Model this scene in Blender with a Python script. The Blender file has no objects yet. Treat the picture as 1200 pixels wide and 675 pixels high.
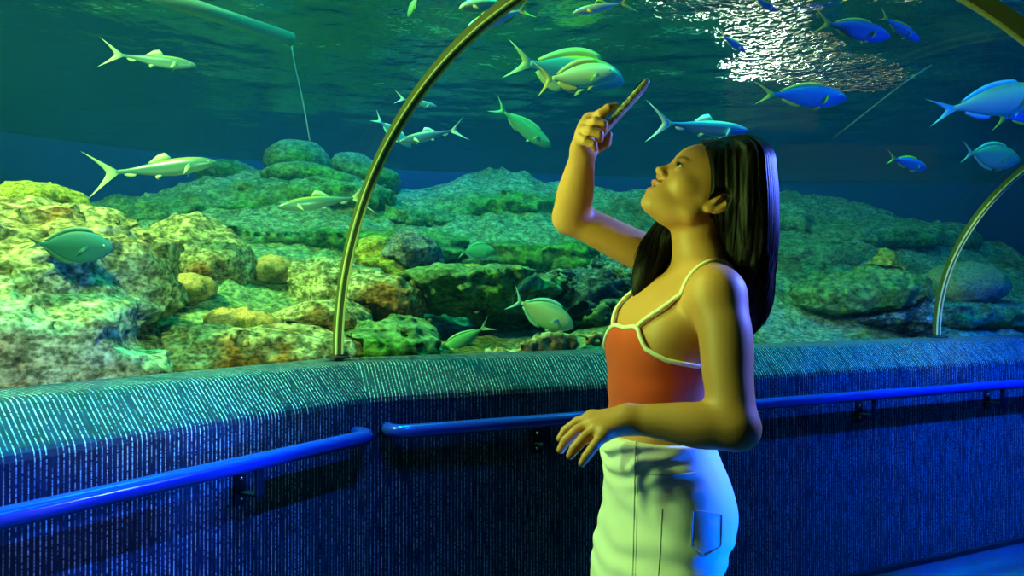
import bpy, bmesh, math, random, time
import numpy as np
from mathutils import Vector, Matrix
T0 = time.time()
random.seed(7)
RNG = np.random.default_rng(11)
scene = bpy.context.scene
COL = scene.collection

# ------------------------------------------------------------------ helpers
def lin(h):
    """#rrggbb -> linear rgba"""
    h = h.lstrip('#')
    c = [int(h[i:i+2], 16) / 255 for i in (0, 2, 4)]
    return tuple([(v / 12.92 if v <= .04045 else ((v + .055) / 1.055) ** 2.4) for v in c] + [1.0])

def tag(o, label=None, cat=None, group=None, kind=None):
    if label: o['label'] = label
    if cat: o['category'] = cat
    if group: o['group'] = group
    if kind: o['kind'] = kind
    return o

def link(name, me, mat=None, parent=None, smooth=True):
    o = bpy.data.objects.new(name, me)
    COL.objects.link(o)
    if mat is not None:
        for m in (mat if isinstance(mat, (list, tuple)) else [mat]):
            me.materials.append(m)
    if parent is not None:
        o.parent = parent
    if smooth and len(me.polygons):
        me.polygons.foreach_set('use_smooth', [True] * len(me.polygons))
    return o

def mesh_np(name, V, F, mat=None, parent=None, smooth=True):
    me = bpy.data.meshes.new(name)
    V = np.asarray(V, dtype=np.float32)
    if isinstance(F, np.ndarray):
        n, k = F.shape
        me.vertices.add(len(V)); me.vertices.foreach_set('co', V.ravel())
        me.loops.add(n * k); me.loops.foreach_set('vertex_index', F.astype(np.int32).ravel())
        me.polygons.add(n)
        me.polygons.foreach_set('loop_start', np.arange(0, n * k, k, dtype=np.int32))
        me.update(calc_edges=True); me.validate()
    else:
        me.from_pydata([tuple(map(float, v)) for v in V], [], [tuple(int(i) for i in f) for f in F])
        me.update()
    return link(name, me, mat, parent, smooth)

def empty(name, loc=(0, 0, 0), rz=0):
    o = bpy.data.objects.new(name, None)
    COL.objects.link(o)
    o.location = loc; o.rotation_euler = (0, 0, rz)
    o.empty_display_size = .1
    return o

def nrm(v):
    v = np.asarray(v, float)
    return v / (np.linalg.norm(v) + 1e-12)

class Geo:
    """collects verts / faces for one mesh"""
    def __init__(s): s.V = []; s.F = []
    def add(s, V, F):
        b = len(s.V)
        s.V += [tuple(map(float, v)) for v in V]
        s.F += [tuple(b + int(i) for i in f) for f in F]
        return s
    def box(s, c, ax, ay, az):
        c = np.array(c, float); ax, ay, az = map(lambda a: np.array(a, float), (ax, ay, az))
        V = [c + i * ax + j * ay + k * az for i in (-1, 1) for j in (-1, 1) for k in (-1, 1)]
        return s.add(V, [(0, 1, 3, 2), (4, 6, 7, 5), (0, 4, 5, 1), (2, 3, 7, 6), (0, 2, 6, 4), (1, 5, 7, 3)])
    def tube(s, P, R, n=12, cap=True, flat=1.0, up=None):
        P = [np.array(p, float) for p in P]
        if not hasattr(R, '__len__'): R = [R] * len(P)
        V = []; F = []; pu = None
        for i, p in enumerate(P):
            t = nrm(P[min(i + 1, len(P) - 1)] - P[max(i - 1, 0)])
            if pu is None:
                a = np.array(up if up is not None else ((0, 0, 1) if abs(t[2]) < .9 else (1, 0, 0)), float)
                u = nrm(a - t * a.dot(t))
            else:
                u = nrm(pu - t * pu.dot(t))
            pu = u; w = np.cross(t, u)
            for k in range(n):
                a = 2 * math.pi * k / n
                V.append(p + R[i] * (math.cos(a) * u * flat + math.sin(a) * w))
        m = len(P)
        for i in range(m - 1):
            for k in range(n):
                F.append((i * n + k, i * n + (k + 1) % n, (i + 1) * n + (k + 1) % n, (i + 1) * n + k))
        if cap:
            F.append(tuple(range(n - 1, -1, -1))); F.append(tuple((m - 1) * n + k for k in range(n)))
        return s.add(V, F)
    def sphere(s, c, r, nu=16, nv=10, M=None):
        c = np.array(c, float); r = np.array([r] * 3 if not hasattr(r, '__len__') else r, float)
        V = []; F = []
        for j in range(1, nv):
            th = math.pi * j / nv
            for i in range(nu):
                ph = 2 * math.pi * i / nu
                V.append(np.array([math.sin(th) * math.cos(ph), math.sin(th) * math.sin(ph), math.cos(th)]) * r)
        V.append(np.array([0, 0, r[2]])); V.append(np.array([0, 0, -r[2]]))
        if M is not None: V = [M @ v for v in V]
        V = [v + c for v in V]
        for j in range(nv - 2):
            for i in range(nu):
                F.append((j * nu + i, (j + 1) * nu + i, (j + 1) * nu + (i + 1) % nu, j * nu + (i + 1) % nu))
        a = (nv - 1) * nu
        for i in range(nu):
            F.append((a, i, (i + 1) % nu)); F.append((a + 1, (nv - 2) * nu + (i + 1) % nu, (nv - 2) * nu + i))
        return s.add(V, F)
    def obj(s, name, mat=None, parent=None, smooth=True, bevel=0):
        o = mesh_np(name, np.array(s.V), s.F, mat, parent, smooth)
        if bevel:
            m = o.modifiers.new('bevel', 'BEVEL'); m.width = bevel; m.segments = 3; m.limit_method = 'ANGLE'
        return o

# ---- camera numbers (frame 1200 x 675)
FPX, CX, CY, CAMZ, PITCH = 900.0, 600.0, 337.5, 1.30, math.radians(.54)
def at(px, py, Y):
    """world point seen at photo pixel (px,py) whose world Y is Y"""
    a = (px - CX) / FPX; b = -(py - CY) / FPX
    d = np.array([a, math.cos(PITCH) - b * math.sin(PITCH), math.sin(PITCH) + b * math.cos(PITCH)])
    return np.array([0, 0, CAMZ]) + d * (Y / d[1])

# ---- noise in numpy
def _hash(ix, iy, iz, seed):
    h = (ix.astype(np.int64) * 374761393 + iy.astype(np.int64) * 668265263 + iz.astype(np.int64) * 2147483647 + seed * 1274126177) & 0xffffffff
    h = ((h ^ (h >> 13)) * 1274126177) & 0xffffffff
    h = ((h ^ (h >> 16)) * 2246822519) & 0xffffffff
    return ((h ^ (h >> 15)) & 0xffffff) / float(0xffffff)
def vnoise(P, seed=0):
    I = np.floor(P); f = P - I; f = f * f * (3 - 2 * f); I = I.astype(np.int64)
    r = 0
    for dx in (0, 1):
        wx = f[:, 0] if dx else 1 - f[:, 0]
        for dy in (0, 1):
            wy = f[:, 1] if dy else 1 - f[:, 1]
            for dz in (0, 1):
                wz = f[:, 2] if dz else 1 - f[:, 2]
                r = r + wx * wy * wz * _hash(I[:, 0] + dx, I[:, 1] + dy, I[:, 2] + dz, seed)
    return r * 2 - 1
def fbm(P, scale=1.0, octv=4, seed=0, gain=.5):
    P = np.asarray(P, float) * scale; a = 1.0; s = 0
    for o in range(octv):
        s = s + a * vnoise(P + 17.3 * o, seed + o); P = P * 2.03; a *= gain
    return s
def ridged(P, scale=1.0, octv=3, seed=0):
    P = np.asarray(P, float) * scale; a = 1.0; s = 0
    for o in range(octv):
        s = s + a * (1 - 2 * np.abs(vnoise(P + 9.1 * o, seed + o))); P = P * 2.1; a *= .5
    return s

# ---- signed distance tools
def smin(a, b, k):
    h = np.clip(.5 + .5 * (b - a) / k, 0, 1)
    return b * (1 - h) + a * h - k * h * (1 - h)
def smax(a, b, k): return -smin(-a, -b, k)
def ell(P, c, r, M=None):
    q = P - np.asarray(c, float)
    if M is not None: q = q @ M            # columns of M = local axes
    r = np.asarray(r, float)
    k0 = np.sqrt(((q / r) ** 2).sum(1)); k1 = np.sqrt(((q / r ** 2) ** 2).sum(1)) + 1e-9
    return np.where(k0 < 1e-3, -r.min(), k0 * (k0 - 1) / k1)
def cone(P, a, b, ra, rb):
    a = np.asarray(a, float); b = np.asarray(b, float)
    ba = b - a; pa = P - a
    h = np.clip(pa @ ba / ba.dot(ba), 0, 1)
    return np.linalg.norm(pa - h[:, None] * ba, axis=1) - (ra + (rb - ra) * h)
def chain(P, pts, R, k=.004):
    """tapered limb through the joints: a rounded-off polyline with smoothly changing radius"""
    pts = [np.asarray(p, float) for p in pts]; R = list(R)
    if k >= .01 and len(pts) > 2:
        m = len(pts); Q = []; r = []
        for i in range(m - 1):
            p0, p1, p2, p3 = [pts[min(max(i + j, 0), m - 1)] for j in (-1, 0, 1, 2)]
            r0, r1, r2, r3 = [R[min(max(i + j, 0), m - 1)] for j in (-1, 0, 1, 2)]
            for u in np.arange(8) / 8:
                w = (-u + 2 * u * u - u ** 3, 2 - 5 * u * u + 3 * u ** 3, u + 4 * u * u - 3 * u ** 3, -u * u + u ** 3)
                Q.append(.5 * (w[0] * p0 + w[1] * p1 + w[2] * p2 + w[3] * p3)); r.append(.5 * (w[0] * r0 + w[1] * r1 + w[2] * r2 + w[3] * r3))
        pts, R = Q + [pts[-1]], r + [R[-1]]; k = 0
    d = None
    for i in range(len(pts) - 1):
        e = cone(P, pts[i], pts[i + 1], R[i], R[i + 1])
        d = e if d is None else (np.minimum(d, e) if k == 0 else smin(d, e, k))
    return d
def trace(f, P0, D, n=120, tmax=3.0):
    """walk from P0 along D to the surface of f"""
    t = np.zeros(len(P0))
    for _ in range(n):
        v = f(P0 + D * t[:, None]); t = np.minimum(t + v * .7, tmax)
    return P0 + D * t[:, None]
def grad(f, P, e=4e-4):
    G = np.zeros_like(P)
    for i in range(3):
        d = np.zeros(3); d[i] = e
        G[:, i] = (f(P + d) - f(P - d)) / (2 * e)
    return G
def project(f, P, n=2, e=4e-4, lim=.01):
    P = np.array(P, float)
    for _ in range(n):
        v = f(P); G = grad(f, P, e)
        st = (v / np.maximum((G ** 2).sum(1), .15))[:, None] * G
        L = np.linalg.norm(st, axis=1, keepdims=True)
        P = P - st * np.minimum(1, lim / np.maximum(L, 1e-9))
    return P
def surfnets(f, lo, hi, h, B=4, band=1.9, proj=1):
    lo = np.array(lo, float); hi = np.array(hi, float)
    nb = np.ceil((hi - lo) / (h * B)).astype(int)
    N = nb * B + 1
    ci = np.stack(np.meshgrid(*[np.arange(n) for n in nb], indexing='ij'), -1).reshape(-1, 3)
    cc = lo + (ci + .5) * B * h
    cd = f(cc)
    F = np.repeat(np.repeat(np.repeat(cd.reshape(nb), B, 0), B, 1), B, 2)
    F = np.pad(F, ((0, 1),) * 3, mode='edge').astype(np.float32)
    near = ci[np.abs(cd) < band * B * h]
    M = np.zeros(N, bool)
    off = np.stack(np.meshgrid(*[np.arange(B + 1)] * 3, indexing='ij'), -1).reshape(-1, 3)
    for s in range(0, len(near), 4000):
        ids = (near[s:s + 4000, None, :] * B + off[None]).reshape(-1, 3)
        M[ids[:, 0], ids[:, 1], ids[:, 2]] = True
    idx = np.argwhere(M)
    for s in range(0, len(idx), 400000):
        k = idx[s:s + 400000]
        F[k[:, 0], k[:, 1], k[:, 2]] = f(lo + k * h)
    S = F < 0
    n0, n1, n2 = N
    cs = np.zeros((n0 - 1, n1 - 1, n2 - 1), np.uint8)
    for a in (0, 1):
        for b in (0, 1):
            for c in (0, 1):
                cs += S[a:n0 - 1 + a, b:n1 - 1 + b, c:n2 - 1 + c]
    act = (cs > 0) & (cs < 8)
    C = np.argwhere(act)
    cid = np.full(act.shape, -1, np.int64); cid[act] = np.arange(len(C))
    acc = np.zeros((len(C), 3)); cnt = np.zeros(len(C))
    cor = [(a, b, c) for a in (0, 1) for b in (0, 1) for c in (0, 1)]
    for i in range(8):
        for j in range(i + 1, 8):
            A, Bc = np.array(cor[i]), np.array(cor[j])
            if np.abs(A - Bc).sum() != 1: continue
            ia = C + A; ib = C + Bc
            va = F[ia[:, 0], ia[:, 1], ia[:, 2]]; vb = F[ib[:, 0], ib[:, 1], ib[:, 2]]
            m = (va < 0) != (vb < 0)
            t = np.where(m, va / np.where(m, va - vb, 1), 0)
            acc[m] += (A + (Bc - A) * t[:, None])[m]; cnt[m] += 1
    V = lo + (C + acc / np.maximum(cnt, 1)[:, None]) * h
    Q = []
    for ax in range(3):
        o1, o2 = [(1, 2), (2, 0), (0, 1)][ax]
        sl0 = [slice(None)] * 3; sl1 = [slice(None)] * 3
        sl0[ax] = slice(0, N[ax] - 1); sl1[ax] = slice(1, N[ax])
        a = S[tuple(sl0)]; b = S[tuple(sl1)]
        e = np.argwhere(a != b)
        e = e[(e[:, o1] > 0) & (e[:, o2] > 0) & (e[:, o1] < N[o1] - 1) & (e[:, o2] < N[o2] - 1)]
        inside = a[e[:, 0], e[:, 1], e[:, 2]]
        def g(d1, d2):
            k = e.copy(); k[:, o1] -= d1; k[:, o2] -= d2
            return cid[k[:, 0], k[:, 1], k[:, 2]]
        q = np.stack([g(0, 0), g(1, 0), g(1, 1), g(0, 1)], 1)
        q[~inside] = q[~inside][:, ::-1]
        Q.append(q)
    Q = np.concatenate(Q)
    Q = Q[(Q >= 0).all(1)]
    if proj: V = project(f, V, proj, h * .25, h)
    return V, Q

# ------------------------------------------------------------------ material helpers
def new_mat(name):
    m = bpy.data.materials.new(name); m.use_nodes = True
    nt = m.node_tree; nt.nodes.clear()
    return m, nt
def N(nt, typ, **kw):
    n = nt.nodes.new(typ)
    for k, v in kw.items():
        if k.startswith('i_'):
            key = k[2:]
            key = int(key) if key.isdigit() else key.replace('_', ' ')
            n.inputs[key].default_value = v
        else: setattr(n, k, v)
    return n
def L(nt, a, b): nt.links.new(a, b)
def princ(name, color, rough=.5, metal=0, spec=.5, emis=None, es=0, coat=0, bump=None, alpha=1, sheen=0, sss=0):
    m, nt = new_mat(name)
    p = N(nt, 'ShaderNodeBsdfPrincipled'); o = N(nt, 'ShaderNodeOutputMaterial')
    p.inputs['Base Color'].default_value = lin(color) if isinstance(color, str) else color
    p.inputs['Roughness'].default_value = rough; p.inputs['Metallic'].default_value = metal
    p.inputs['Specular IOR Level'].default_value = spec
    p.inputs['Coat Weight'].default_value = coat; p.inputs['Alpha'].default_value = alpha
    p.inputs['Sheen Weight'].default_value = sheen
    if sss:
        p.inputs['Subsurface Weight'].default_value = sss; p.inputs['Subsurface Scale'].default_value = .01
        p.inputs['Subsurface Radius'].default_value = (1, .35, .2)
    if emis:
        p.inputs['Emission Color'].default_value = lin(emis); p.inputs['Emission Strength'].default_value = es
    L(nt, p.outputs[0], o.inputs[0])
    if bump:
        sc, st, dist = bump
        t = N(nt, 'ShaderNodeTexCoord'); n = N(nt, 'ShaderNodeTexNoise', i_Scale=sc, i_Detail=4.0)
        b = N(nt, 'ShaderNodeBump', i_Strength=st, i_Distance=dist)
        L(nt, t.outputs['Object'], n.inputs['Vector']); L(nt, n.outputs['Fac'], b.inputs['Height']); L(nt, b.outputs[0], p.inputs['Normal'])
    return m
def ramp(nt, stops, interp='LINEAR'):
    r = N(nt, 'ShaderNodeValToRGB'); r.color_ramp.interpolation = interp
    e = r.color_ramp.elements
    while len(e) < len(stops): e.new(.5)
    for i, (p, c) in enumerate(stops):
        e[i].position = p; e[i].color = lin(c) if isinstance(c, str) else c
    return r
def math_(nt, op, a, b=None, clamp=False):
    n = N(nt, 'ShaderNodeMath', operation=op, use_clamp=clamp)
    for i, v in enumerate((a, b)):
        if v is None: continue
        if isinstance(v, (int, float)): n.inputs[i].default_value = v
        else: L(nt, v, n.inputs[i])
    return n.outputs[0]
# ------------------------------------------------------------------ tunnel frame
C0 = np.array([-.479, 2.58])
def azd(a): return np.array([math.sin(a), math.cos(a)])
AZ1, AZ2 = math.radians(32.6), math.radians(64.9)
T1, T2 = azd(AZ1), azd(AZ2)
N1, N2 = np.array([T1[1], -T1[0]]), np.array([T2[1], -T2[0]])     # inward normals
TM = nrm(T1 + T2); NM = np.array([TM[1], -TM[0]]); KM = 1 / T1.dot(TM)
LL, LR = 3.6, 7.0
def on(seg, t, s):
    """plan point: seg 0 left wall (t<=0), seg 1 right wall (t>=0); s = distance inward from the wall face. t=0 is the mitred joint"""
    if t == 0: return C0 + NM * s * KM
    return (C0 + T1 * t + N1 * s) if seg == 0 else (C0 + T2 * t + N2 * s)
def t_at_px(seg, px, s):
    lo, hi = (-LL, -.0001) if seg == 0 else (.0001, LR)
    for _ in range(60):
        m = (lo + hi) / 2; p = on(seg, m, s)
        if p[1] < .1: lo = m; continue
        x = 600 + 900 * p[0] / p[1]
        if x < px: lo = m
        else: hi = m
    return lo

# ---- wall cladding: fine vertical cords of pale dashes on dark cloth
def cord_mat():
    m, nt = new_mat('corded_wall_cloth')
    uv = N(nt, 'ShaderNodeUVMap'); sp = N(nt, 'ShaderNodeSeparateXYZ'); L(nt, uv.outputs[0], sp.inputs[0])
    u, v = sp.outputs[0], sp.outputs[1]
    k = math_(nt, 'MULTIPLY', u, 1 / .0125)
    fl = math_(nt, 'FLOOR', k); fr = math_(nt, 'FRACT', k)
    # thin line in the middle of every cell
    dist = math_(nt, 'ABSOLUTE', math_(nt, 'SUBTRACT', fr, .5))
    line = math_(nt, 'SUBTRACT', 1, math_(nt, 'MULTIPLY', dist, 6.2), clamp=True)
    # dashes along the line, different in every cord
    cb = N(nt, 'ShaderNodeCombineXYZ')
    L(nt, math_(nt, 'MULTIPLY', fl, 7.31), cb.inputs[0]); L(nt, math_(nt, 'MULTIPLY', v, 1), cb.inputs[1])
    ns = N(nt, 'ShaderNodeTexNoise', i_Scale=120.0, i_Detail=2.0, i_Roughness=.7)
    L(nt, cb.outputs[0], ns.inputs['Vector'])
    d1 = math_(nt, 'MULTIPLY', math_(nt, 'SUBTRACT', ns.outputs['Fac'], .38), 4.5, clamp=True)
    wn = N(nt, 'ShaderNodeTexNoise', i_Scale=11.0, i_Detail=1.0); L(nt, cb.outputs[0], wn.inputs['Vector'])
    d2 = math_(nt, 'MULTIPLY', math_(nt, 'SUBTRACT', wn.outputs['Fac'], .30), 3.4, clamp=True)
    fac = math_(nt, 'MULTIPLY', math_(nt, 'MULTIPLY', line, d1), d2, clamp=True)
    # dark slubs between cords
    cb2 = N(nt, 'ShaderNodeCombineXYZ'); L(nt, math_(nt, 'MULTIPLY', u, 90), cb2.inputs[0]); L(nt, math_(nt, 'MULTIPLY', v, 24), cb2.inputs[1])
    sl = N(nt, 'ShaderNodeTexVoronoi', i_Scale=1.0); L(nt, cb2.outputs[0], sl.inputs['Vector'])
    base = ramp(nt, [(0.0, '#050a18'), (.45, '#0b162a'), (.8, '#12203a')]); L(nt, sl.outputs['Distance'], base.inputs[0])
    mx = N(nt, 'ShaderNodeMix', data_type='RGBA'); L(nt, fac, mx.inputs[0]); L(nt, base.outputs[0], mx.inputs[6])
    mx.inputs[7].default_value = (.85, .95, .85, 1)
    p = N(nt, 'ShaderNodeBsdfPrincipled', i_Roughness=.55); o = N(nt, 'ShaderNodeOutputMaterial')
    p.inputs['Specular IOR Level'].default_value = .25
    bp = N(nt, 'ShaderNodeBump', i_Strength=.5, i_Distance=.003); L(nt, fac, bp.inputs['Height'])
    L(nt, mx.outputs[2], p.inputs['Base Color']); L(nt, bp.outputs[0], p.inputs['Normal']); L(nt, p.outputs[0], o.inputs[0])
    return m
M_CORD = cord_mat()
M_RAIL = princ('blue_painted_handrail', '#1c3aa8', .18, .3, .6)
M_BRK = princ('dark_bracket_metal', '#161c2c', .35, .5)
M_FLOOR = None
def floor_mat():
    m, nt = new_mat('dark_polished_floor')
    t = N(nt, 'ShaderNodeTexCoord'); n = N(nt, 'ShaderNodeTexNoise', i_Scale=2.2, i_Detail=5.0)
    L(nt, t.outputs['Object'], n.inputs['Vector'])
    r = ramp(nt, [(.3, '#14283a'), (.6, '#27506a'), (.75, '#3c7f8c')]); L(nt, n.outputs['Fac'], r.inputs[0])
    p = N(nt, 'ShaderNodeBsdfPrincipled', i_Roughness=.35); o = N(nt, 'ShaderNodeOutputMaterial')
    L(nt, r.outputs[0], p.inputs['Base Color']); L(nt, p.outputs[0], o.inputs[0])
    return m
M_FLOOR = floor_mat()

PROF = [(0, 0), (0, .940), (-.004, .956), (-.012, .967), (-.098, 1.052), (-.110, 1.061), (-.130, 1.066), (-.285, 1.070), (-.285, -.02), (0, -.02)]
def make_wall(name, seg, ts):
    me = bpy.data.meshes.new(name); V = []; F = []; UV = []
    cum = [0]
    for i in range(1, len(PROF)):
        cum.append(cum[-1] + math.dist(PROF[i], PROF[i - 1]))
    n = len(PROF)
    for t in ts:
        for (s, z) in PROF:
            p = on(seg, t, s); V.append((p[0], p[1], z))
    for i in range(len(ts) - 1):
        for k in range(n - 1):
            q = (i * n + k, i * n + k + 1, (i + 1) * n + k + 1, (i + 1) * n + k)
            F.append(q if True else q[::-1])
            for (a, b) in ((i, k), (i, k + 1), (i + 1, k + 1), (i + 1, k)):
                # real distance along the wall, mitre included
                s = PROF[b][0]; tt = ts[a]
                pt = on(seg, tt, s) - C0
                UV.append((pt.dot(T1 if seg == 0 else T2), cum[b]))
    F.append(tuple(range(n - 1))[::-1]); UV += [(0, 0)] * (n - 1)
    F.append(tuple((len(ts) - 1) * n + k for k in range(n - 1))); UV += [(0, 0)] * (n - 1)
    me.from_pydata(V, [], F); me.update()
    uv = me.uv_layers.new(name='UVMap')
    for i, c in enumerate(UV): uv.data[i].uv = c
    o = link(name, me, M_CORD, smooth=False)
    bm = bmesh.new(); bm.from_mesh(me); bmesh.ops.recalc_face_normals(bm, faces=bm.faces); bm.to_mesh(me); bm.free()
    return tag(o, kind='structure')
make_wall('wall_left', 0, [-LL, -1.5, 0]); make_wall('wall_right', 1, [0, 3, LR])

g = Geo(); g.add([(-5, -2.5, 0), (9, -2.5, 0), (9, 8, 0), (-5, 8, 0), (-5, -2.5, -.1), (9, -2.5, -.1), (9, 8, -.1), (-5, 8, -.1)],
                 [(0, 1, 2, 3), (7, 6, 5, 4), (0, 4, 5, 1), (1, 5, 6, 2), (2, 6, 7, 3), (3, 7, 4, 0)])
tag(g.obj('floor', M_FLOOR, smooth=False), kind='structure')
# dark strip standing for the shadow line at the foot of the wall
M_SHADOW = princ('black_shadow_strip', '#0a0d16', .5)
for nm, seg, ts in (('shadow_strip_left', 0, (-LL, 0)), ('shadow_strip_right', 1, (0, LR))):
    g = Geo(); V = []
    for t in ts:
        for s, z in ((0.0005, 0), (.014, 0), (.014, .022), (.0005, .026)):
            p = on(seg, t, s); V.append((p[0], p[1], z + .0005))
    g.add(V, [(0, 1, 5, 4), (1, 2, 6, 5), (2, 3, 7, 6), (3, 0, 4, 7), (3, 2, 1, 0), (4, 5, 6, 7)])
    tag(g.obj(nm, M_SHADOW, smooth=False), kind='structure')

# ---- handrails with their wall brackets
RS, RZ, RR = .085, .849, .0235
def rail(seg, ts, brk, label):
    root = empty('handrail', tuple(on(seg, (ts[0] + ts[1]) / 2, RS)) + (0,))
    base = np.array(list(on(seg, (ts[0] + ts[1]) / 2, RS)) + [0])
    tag(root, label, 'handrail', 'blue handrails along the tunnel wall')
    P = []
    def w(t, s, z): p = on(seg, t, s); return np.array([p[0], p[1], z]) - base
    a, b = ts
    for (t, s) in ((a, RS), (b, RS)):
        pass
    P = []
    sg = 1 if b > a else -1
    endj = b if seg == 0 else a      # the end by the joint is rounded back to the wall
    far = a if seg == 0 else b
    dr = -1 if seg == 0 else 1
    P.append(w(endj, .004, RZ)); P.append(w(endj, .03, RZ))
    for q in (20, 45, 70, 90):
        r = .05; q = math.radians(q)
        P.append(w(endj + dr * r * (1 - math.cos(q)), RS - r + r * math.sin(q), RZ))
    for i in range(1, 13):
        P.append(w(endj + dr * .05 + (far - endj - dr * .05) * i / 12, RS, RZ))
    g = Geo().tube(P, RR, 24); g.obj('rail_tube', M_RAIL, root)
    for t in brk:
        g = Geo()
        T = (T1 if seg == 0 else T2); Nn = (N1 if seg == 0 else N2)
        T3 = np.array([T[0], T[1], 0]); N3 = np.array([Nn[0], Nn[1], 0]); Z3 = np.array([0, 0, 1.])
        g.box(w(t, .004, RZ - .085), T3 * .02, N3 * .0035, Z3 * .048)               # plate on the wall
        g.box(w(t, .045, RZ - .095), T3 * .013, N3 * .045, Z3 * .004)               # arm
        g.box(w(t, RS, RZ - .060), T3 * .013, N3 * .005, Z3 * .038)                 # post to the tube
        br = g.obj('bracket', M_BRK, root, smooth=False, bevel=.0015)
        for dz in (-.112, -.058):
          h = Geo(); h.sphere(w(t, .009, RZ + dz), .0065, 12, 8)
          h.obj('bolt', princ('steel_bolt', '#b8c4cc', .25, 1) if 'steel_bolt' not in bpy.data.materials else bpy.data.materials['steel_bolt'], br)
    return root
rail(0, (-LL + .1, -.075), [t_at_px(0, 292, .04), t_at_px(0, 292, .04) - 1.35], 'blue tubular handrail on the wall, on the near side of the corner joint')
rail(1, (.06, LR - .1), [t_at_px(1, 634, .04), t_at_px(1, 1014, .04), t_at_px(1, 1164, .04), t_at_px(1, 1164, .04) + 1.4], 'long blue tubular handrail running behind the woman')

# ---- arch profile (perpendicular plan distance s, height z)
S0, A_, B_, ZB = -.205, 1.125, 1.01, 1.078
def arch(n=64, grow=0.0, n0=0):
    t = np.linspace(0, math.pi, n)
    s = S0 + A_ - (A_ + grow) * np.cos(t); z = ZB + .012 + (B_ + grow) * np.sin(t)
    return s, z
def rib(seg, t, label):
    s, z = arch(72)
    Tn = TM if t == 0 else (T1 if seg == 0 else T2); T3 = np.array([Tn[0], Tn[1], 0])
    p0 = on(seg, t, S0 + A_); root = empty('tunnel_rib', (p0[0], p0[1], 0)); base = np.array([p0[0], p0[1], 0])
    tag(root, label, 'tunnel rib', 'arched ribs of the acrylic tunnel')
    P = np.array([list(on(seg, t, a)) + [b] for a, b in zip(s, z)]) - base
    D = np.gradient(P, axis=0); D /= np.linalg.norm(D, axis=1)[:, None]
    O = np.cross(T3, D)
    ctr = np.array([0, 0, ZB]); 
    O *= np.sign(((P - ctr) * O).sum(1))[:, None]
    def strip(prof, name, mat, par):
        n = len(prof); V = []; F = []
        for i in range(len(P)):
            for (a, b) in prof: V.append(P[i] + T3 * a + O[i] * b)
        for i in range(len(P) - 1):
            for k in range(n): F.append((i * n + k, i * n + (k + 1) % n, (i + 1) * n + (k + 1) % n, (i + 1) * n + k))
        F.append(tuple(range(n))[::-1]); F.append(tuple((len(P) - 1) * n + k for k in range(n)))
        o = mesh_np(name, np.array(V), F, mat, par, False)
        bm = bmesh.new(); bm.from_mesh(o.data); bmesh.ops.recalc_face_normals(bm, faces=bm.faces); bm.to_mesh(o.data); bm.free()
        return o
    strip([(-.011, -.008), (.011, -.008), (.014, -.003), (.014, .017), (-.014, .017), (-.014, -.003)], 'arch_bar', M_RIB, root)
    for sg in (-1, 1):
        strip([(sg * .0120 + .0042 * math.cos(a), -.008 + .0042 * math.sin(a)) for a in np.linspace(0, 2 * math.pi, 9)[:-1]], 'sealant_bead', M_BEAD, root)
    # foot plates on the ledge
    for q in (0, -1):
        g = Geo(); g.box(P[q] + np.array([0, 0, -.012]), T3 * .03, np.array([NM[0], NM[1], 0]) * .035, np.array([0, 0, .003]))
        g.obj('foot_plate', M_BRK, root, smooth=False)
M_RIB = princ('olive_painted_rib', '#4a5220', .7, .0, .4, bump=(160, .3, .002))
M_BEAD = princ('pale_sealant', '#d0d48c', .8, 0, .2, bump=(300, .6, .002))
TR2 = t_at_px(1, 1098, S0)
rib(0, 0, 'olive arched rib rising from the wall corner, framing the woman overhead')
rib(1, TR2, 'pale green arched rib behind the domed boulder, beyond the woman')
rib(1, TR2 + 3.0, 'arched rib farthest along the tunnel, out past the second one')
rib(0, -3.0, 'arched rib of the near panel beside the viewer')

# ---- acrylic panels
def acryl():
    m, nt = new_mat('clear_acrylic')
    tr = N(nt, 'ShaderNodeBsdfTransparent'); tr.inputs[0].default_value = (.985, .995, .992, 1)
    gl = N(nt, 'ShaderNodeBsdfGlossy', i_Roughness=.02); gl.inputs[0].default_value = (.8, .8, .8, 1)
    lw = N(nt, 'ShaderNodeLayerWeight', i_Blend=.5)
    fr_ = math_(nt, 'ADD', math_(nt, 'MULTIPLY', math_(nt, 'POWER', lw.outputs['Facing'], 4.0), .22), .006)
    mx = N(nt, 'ShaderNodeMixShader'); o = N(nt, 'ShaderNodeOutputMaterial')
    L(nt, fr_, mx.inputs[0]); L(nt, tr.outputs[0], mx.inputs[1]); L(nt, gl.outputs[0], mx.inputs[2]); L(nt, mx.outputs[0], o.inputs[0])
    return m
M_ACR = acryl()
def panel(name, a, b):
    """a,b = (seg,t) ends"""
    V = []; F = []; n = 64; rows = []
    for (seg, t) in (a, b):
        for grow in (.018, .046):
            s, z = arch(n, grow)
            for i in range(n):
                p = on(seg, t, s[i]); V.append((p[0], p[1], z[i]))
    for i in range(n - 1):
        F += [(i, i + 1, 2 * n + i + 1, 2 * n + i), (n + i, 3 * n + i, 3 * n + i + 1, n + i + 1), (i, n + i, n + i + 1, i + 1), (2 * n + i, 2 * n + i + 1, 3 * n + i + 1, 3 * n + i)]
    F += [(0, 2 * n, 3 * n, n), (n - 1, 2 * n - 1, 4 * n - 1, 3 * n - 1)]
    o = mesh_np(name, np.array(V), F, M_ACR)
    bm = bmesh.new(); bm.from_mesh(o.data); bmesh.ops.recalc_face_normals(bm, faces=bm.faces); bm.to_mesh(o.data); bm.free()
    md = o.modifiers.new('edges', 'EDGE_SPLIT'); md.split_angle = .6
    return tag(o, kind='structure')
panel('window_1', (0, -2.985), (0, 0)); panel('window_2', (1, 0), (1, TR2)); panel('window_3', (1, TR2), (1, TR2 + 3.0))
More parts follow.
